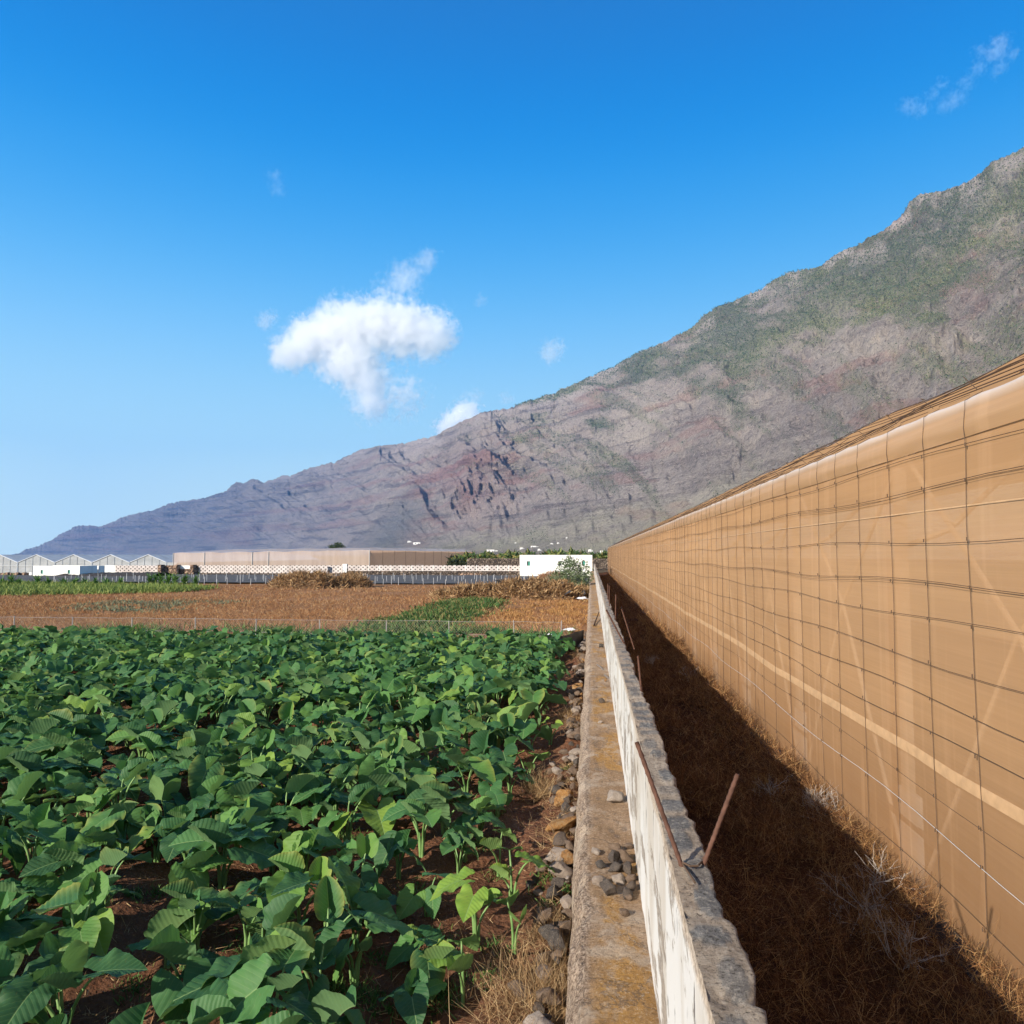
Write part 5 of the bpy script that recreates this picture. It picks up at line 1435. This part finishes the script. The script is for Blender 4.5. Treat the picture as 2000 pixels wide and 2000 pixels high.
for k in range(5): segs += twigs((0, 0, .3), 2, .62, 3, pt, .03, .42, (0, 0, 1))
o = twig_obj('bare_tree', segs, tintmat('pale_bark', [(0, (.35, .30, .28)), (1, (.55, .50, .47))], .9, 0)); o.location = (b4.x, 98, 0); tag(o, 'small bare whitish tree behind the lattice wall in front of the brown net', 'tree')
M_ban = tintmat('banana_leaf', [(0, (.03, .06, .02)), (.45, (.08, .13, .04)), (.8, (.22, .24, .07)), (1, (.34, .22, .10))], .55)
# banana trees beyond the dark wall
def banana(i, x, y, h):
    t = thing('banana_tree', 'green banana tree in the row beyond the dark stone wall', 'tree', (x, y, 0), group='banana trees in the row beyond the stone wall')
    n = 420; P = crown_pts([((0, 0, h * .72), h * .42, .8), ((.6, 0, h * .6), h * .33, .8), ((-.6, .3, h * .62), h * .33, .8)], n)
    blades('crown', P, rdirs(n, .1, 1), .62, .34, M_ban, .45, t)
    mb = MB(); mb.tube([(0, 0, 0), (.05, 0, h * .7)], [.14, .09], 6); mb.build('trunk', M_heapcore, t); return t
bp = [banana(i, 0, 0, h) for i, h in enumerate((3.0, 3.4, 2.8))]
prb = random.Random(12); px = 884; i = 0
while px < 1196:
    Yb_ = 135 + prb.uniform(-4, 8); p = aty(px, 1083, Yb_); o = bp[i] if i < 3 else dup(bp[prb.randrange(3)])
    o.location = (p.x, Yb_, 0); o.rotation_euler = (0, 0, prb.uniform(0, 6)); s = prb.uniform(.66, 1.02) * (.82 if px < 900 else 1); o.scale = (1, 1, s)
    px += prb.uniform(7, 12); i += 1
sw = thing('stone_wall', 'dark lava stone wall below the banana trees, above the lattice wall', 'wall', (aty(960, 1095, 118).x, 118, 0))
wallseg(912, 1200, 1090.5, 1112, 118, .8, M_rub, sw, 'stones')
sb = aty(890, 1095, 120); P = crown_pts([((0, 0, .5), 1.6, .7), ((1.8, 0, .2), 1.2, .6)], 1500)
o = blades('dark_shrub', P, rdirs(1500, .2, 1), .4, .14, tintmat('dark_green_leaf', [(0, (.02, .03, .02)), (1, (.06, .07, .03))]), .3); o.location = (sb.x, 120, .4); tag(o, 'dark shrub at the right end of the far net greenhouse', 'shrub')  # dark green leaf tones, varied at random over the shrub
tp_ = aty(657, 1072, 175)
tree('tree', 'small round-topped tree showing above the far net greenhouse', 'tree', (tp_.x, 175, 0), [((-1.2, 0, 4.6), 1.0, .6), ((.4, 0, 5.0), 1.2, .55), ((1.5, 0, 4.5), .8, .6), ((0, 0, 4.2), 1.2, .5)], 900, .35, .12, tintmat('tree_leaf', [(0, (.03, .05, .02)), (1, (.08, .11, .04))]), .15)
# bits beside the far end of the block wall
p = aty(1192, 1092, 108)
mb = MB(); mb.box(p.x - .3, p.x + .4, 107.5, 108, 0, 3.0); mb.build('x', M_brick); o = bpy.context.scene.objects['x']; o.name = 'gatepost'; tag(o, 'brown masonry gatepost at the far end of the gully', 'gatepost')

# ---- distant white houses on the slope ----------------------------------------
def farhouse(px, py, wp, hp, label, n=1):
    b = mpoint(px, py) if py < 1078 else aty(px, py, 420); dist = math.hypot(b.x, b.y); s = dist / F
    t = thing('white_house', label, 'house', (b.x, b.y, b.z - hp * s * .5), math.atan2(-b.x, b.y) * 0)
    w2, hh = wp * s / 2, hp * s * 1.5
    mb = MB(); mb.box(-w2, w2 * .35, 0, 7, 0, hh); mb.box(w2 * .35, w2, 1.2, 7, 0, hh * .72); mb.box(-w2, w2 * .35, -.1, .12, hh, hh + .3); mb.build('walls', M_plw, t)
    mb = MB(); mb.box(-w2 * .6, -w2 * .4, -.06, .05, hh * .3, hh * .75); mb.build('window', M_dark, t)
    mb = MB(); mb.box(w2 * .0, w2 * .15, -.06, .05, .0, hh * .7); mb.build('door', M_dark, t)
    return t
for a in [(962, 1077.5, 22, 3.4, 'long white farmhouse just above the banana trees, left of the white house'), (1020, 1072.5, 9, 2.6, 'small white cottage on the slope, above the left end of the white house'),
          (1044, 1069, 15, 2.4, 'white terrace house on the slope, higher and right of the small cottage'), (1053, 1076, 7, 3.2, 'cream cottage just above the banana trees'), (1078, 1063, 6, 1.8, 'tiny white hut high on the slope above the white house'),
          (1090, 1062, 5, 1.8, 'tiny white hut at the end of the slope track'), (1153, 1077.5, 9, 4, 'white cottage next to the top of the tan net greenhouse'), (1176, 1079, 8, 2.6, 'white wall corner touching the far end of the tan net'),
          (1108, 1052, 4, 1.8, 'single white hut highest on the green slope'), (1007, 1061, 4, 1.2, 'faint pale hut on the slope left of the terrace house'), (816, 1062.5, 20, 2.6, 'long white building on the slope above the far net greenhouse'), (800, 1060, 8, 3, 'white domed building left of the long one on the slope')]:
    farhouse(*a)
# paraglider
p = aty(623, 996, 1400); s = 1400 / F
pgl = thing('paraglider', 'tiny white paraglider in front of the cliffs', 'paraglider', tuple(p))
v = []; fz = []
for i in range(9):
    a = -1.1 + 2.2 * i / 8; v += [(math.sin(a) * 2.4, 0, math.cos(a) * 2.0), (math.sin(a) * 2.4, 1.6, math.cos(a) * 1.9 + .2)]
    if i: fz.append((2 * i - 2, 2 * i, 2 * i + 1, 2 * i - 1))
mb = MB(); mb.add(v, fz); o = mb.build('canopy', M_wp, pgl); o.rotation_euler = (0, .9, 0)
mb = MB(); mb.tube([(0, .8, -3.8), (0, .8, -2.6)], [.35, .25], 6); mb.build('harness', M_dark, pgl)
mb = MB(); mb.tube([(0, .8, -2.6), (1.6, .8, 1.2)], .03, 3); mb.tube([(0, .8, -2.6), (-1.0, .8, 1.4)], .03, 3); mb.build('lines', M_dark, pgl)
# ================================================================== clouds and haze
CY = 12500.0
def cloud(name, label, blobs, dens, nscale=2.2, cut=.42, soft=.25, seed=0., stretch=1.0, aniso=.35):
    """blobs: (px, py, r px[, weight]) on the plane y=CY, depth about the radius"""
    xs = [b[0] for b in blobs]; ys = [b[1] for b in blobs]
    cx, cy = sum(xs) / len(xs), sum(ys) / len(ys); mr_ = max(b[2] for b in blobs)
    x0 = min(b[0] - b[2] * 1.25 for b in blobs) - cx; x1 = max(b[0] + b[2] * 1.25 for b in blobs) - cx
    z0 = -max(b[1] + b[2] * 1.25 for b in blobs) + cy; z1 = cy - min(b[1] - b[2] * 1.25 for b in blobs)
    mb = MB(); mb.box(x0 / 100, x1 / 100, -mr_ / 100, mr_ / 100, z0 / 100, z1 / 100)
    o = mb.build(name); sc_ = 100 * CY / F
    o.location = aty(cx, cy, CY); o.scale = (sc_, sc_, sc_); o.rotation_euler = (0, 0, 0)
    m = MT('cloud_' + name, 1); m.N.remove(m.b)
    co = m.co('Object')
    nz = m.noise(nscale, co, 5, .62, color=True)
    off = m.n('VectorMath', operation='MULTIPLY_ADD'); m.L.new(nz, off.inputs[0]); off.inputs[1].default_value = (.55 * stretch, .3, .55 * stretch); 
    add = m.n('VectorMath', operation='SUBTRACT'); m.L.new(co, add.inputs[0]); add.inputs[1].default_value = (.275 * stretch - seed * 0, .15, .275 * stretch)
    m.L.new(add.outputs[0], off.inputs[2]); wc = off.outputs[0]
    acc = None
    for b in blobs:
        d = m.n('VectorMath', operation='DISTANCE'); m.L.new(wc, d.inputs[0]); d.inputs[1].default_value = ((b[0] - cx) / 100, 0, (cy - b[1]) / 100)
        w_ = b[3] if len(b) > 3 else 1.0
        v = m.math('MULTIPLY', m.math('SUBTRACT', 1.0, m.math('DIVIDE', d.outputs['Value'], b[2] / 100)), w_)
        acc = v if acc is None else m.math('MAXIMUM', acc, v)
    n2 = m.noise(nscale * 2.6, co, 6, .68)
    val = m.math('ADD', acc, m.math('MULTIPLY', m.math('SUBTRACT', n2, .5), 2.0))
    dn = m.math('MULTIPLY', m.mr(val, cut - .25, cut - .25 + soft, 0, 1, True), dens)
    pv = m.n('VolumePrincipled'); pv.inputs['Color'].default_value = (1, 1, 1, 1); pv.inputs['Anisotropy'].default_value = aniso
    m.L.new(dn, pv.inputs['Density']); m.L.new(pv.outputs[0], m.out.inputs['Volume'])
    o.data.materials.append(m.m)
    o.visible_shadow = True
    tag(o, label, 'cloud'); return o
cloud('cloud', 'large bright white cloud hanging above the ridge, centre left of the sky',
      [(545, 688, 44), (560, 680, 54), (600, 662, 72), (645, 650, 78), (692, 645, 86), (745, 638, 82), (795, 645, 80), (846, 655, 70), (868, 660, 50, .8), (690, 705, 80), (718, 745, 66, .85), (728, 785, 62, .75), (790, 780, 64, .45), (650, 712, 56, .8), (657, 605, 32, .7)], .0105, 2.6, .42, .6)
cloud('cloud', 'thin feathery wisp just above the large white cloud', [(789, 545, 52, .8), (832, 512, 36, .8), (752, 570, 44, .7), (810, 530, 40, .7)], .0022, 3.0, .42, .6)
cloud('cloud', 'small white cloud peeping out from behind the ridge', [(905, 812, 34), (880, 830, 30), (860, 838, 20, .8), (925, 825, 30)], .010, 4.0, .3, .4)
cloud('cloud', 'small faint puff to the right of the large cloud, near the ridge', [(1075, 688, 34, .8), (1092, 676, 24, .8)], .0030, 4.5, .40, .6)
cloud('cloud', 'tiny wisp left of the large cloud', [(517, 627, 26, .8), (533, 618, 20, .8)], .0028, 5, .38, .6)
cloud('cloud', 'tiny faint puff above the upper left of the large cloud', [(648, 590, 26, .8)], .0022, 5, .38, .6)
cloud('cloud', 'faint puff low above the ridge right of the peeping cloud', [(990, 778, 20, .8), (925, 775, 26, .7)], .0020, 5, .38, .6)
cloud('cloud', 'very faint vertical wisp in the left upper sky', [(535, 345, 26, .7), (545, 372, 22, .7)], .0009, 5, .38, .7)
cloud('cloud', 'tiny faint speck of cloud high right of the large cloud', [(940, 585, 16, .8)], .0018, 6, .38, .6)
cloud('cloud', 'brightest wisp of the streak in the top right corner', [(1952, 88, 26, .9), (1946, 104, 20, .9)], .0013, 5, .36, .7)
cloud('cloud', 'slanting wisp below the brightest one in the top right corner', [(1956, 128, 18, .8), (1946, 142, 16, .8), (1975, 108, 16, .8)], .0010, 6, .36, .7)
cloud('cloud', 'middle wisps of the top right streak', [(1915, 100, 18, .8), (1912, 130, 20, .8), (1890, 160, 20, .8)], .0010, 6, .36, .7)
cloud('cloud', 'lower wisps of the top right streak', [(1866, 195, 24, .8), (1850, 205, 22, .8), (1840, 165, 16, .8), (1822, 182, 16, .8)], .0009, 6, .36, .7)
cloud('cloud', 'left end of the top right streak', [(1785, 207, 22, .8), (1770, 203, 18, .8), (1802, 215, 18, .8)], .0010, 6, .36, .7)

wf = SHR[0].ravel().astype(float); wf /= wf.sum(); ns_ = 60000
idx = rng.choice(len(wf), ns_, p=wf)
P = np.stack([SHR[1].ravel()[idx], SHR[2].ravel()[idx], SHR[3].ravel()[idx]], -1) + rng.normal(size=(ns_, 3)) * np.array([3, 3, 1.0])
M_shr = tintmat('mountain_shrub', [(0, (.05, .075, .045)), (.6, (.085, .115, .06)), (1, (.17, .18, .10))], .9, 0)
tag(blades('mountain_shrubs', P, rdirs(ns_, .6, .8), rng.uniform(1.5, 4.2, ns_) * np.clip(P[:, 1] / 2200, .6, 1.6), rng.uniform(1.5, 3.6, ns_) * np.clip(P[:, 1] / 2200, .6, 1.6), M_shr, .2), 'dark green shrubs dotted over the upper mountain slope', 'shrubs', kind='stuff')
hz_ = MB(); hz_.box(-7200, 9600, -1500, 9800, -1.7, max(1500.0, float(hd.max()) + 30))
hb_ = hz_.build('haze')
m = MT('haze_air', 1); m.N.remove(m.b)
pv = m.n('VolumePrincipled'); pv.inputs['Color'].default_value = (.14, .46, 1.0, 1); pv.inputs['Density'].default_value = .00005; pv.inputs['Anisotropy'].default_value = .1
m.L.new(pv.outputs[0], m.out.inputs['Volume']); hb_.data.materials.append(m.m)
tag(hb_, kind='stuff')
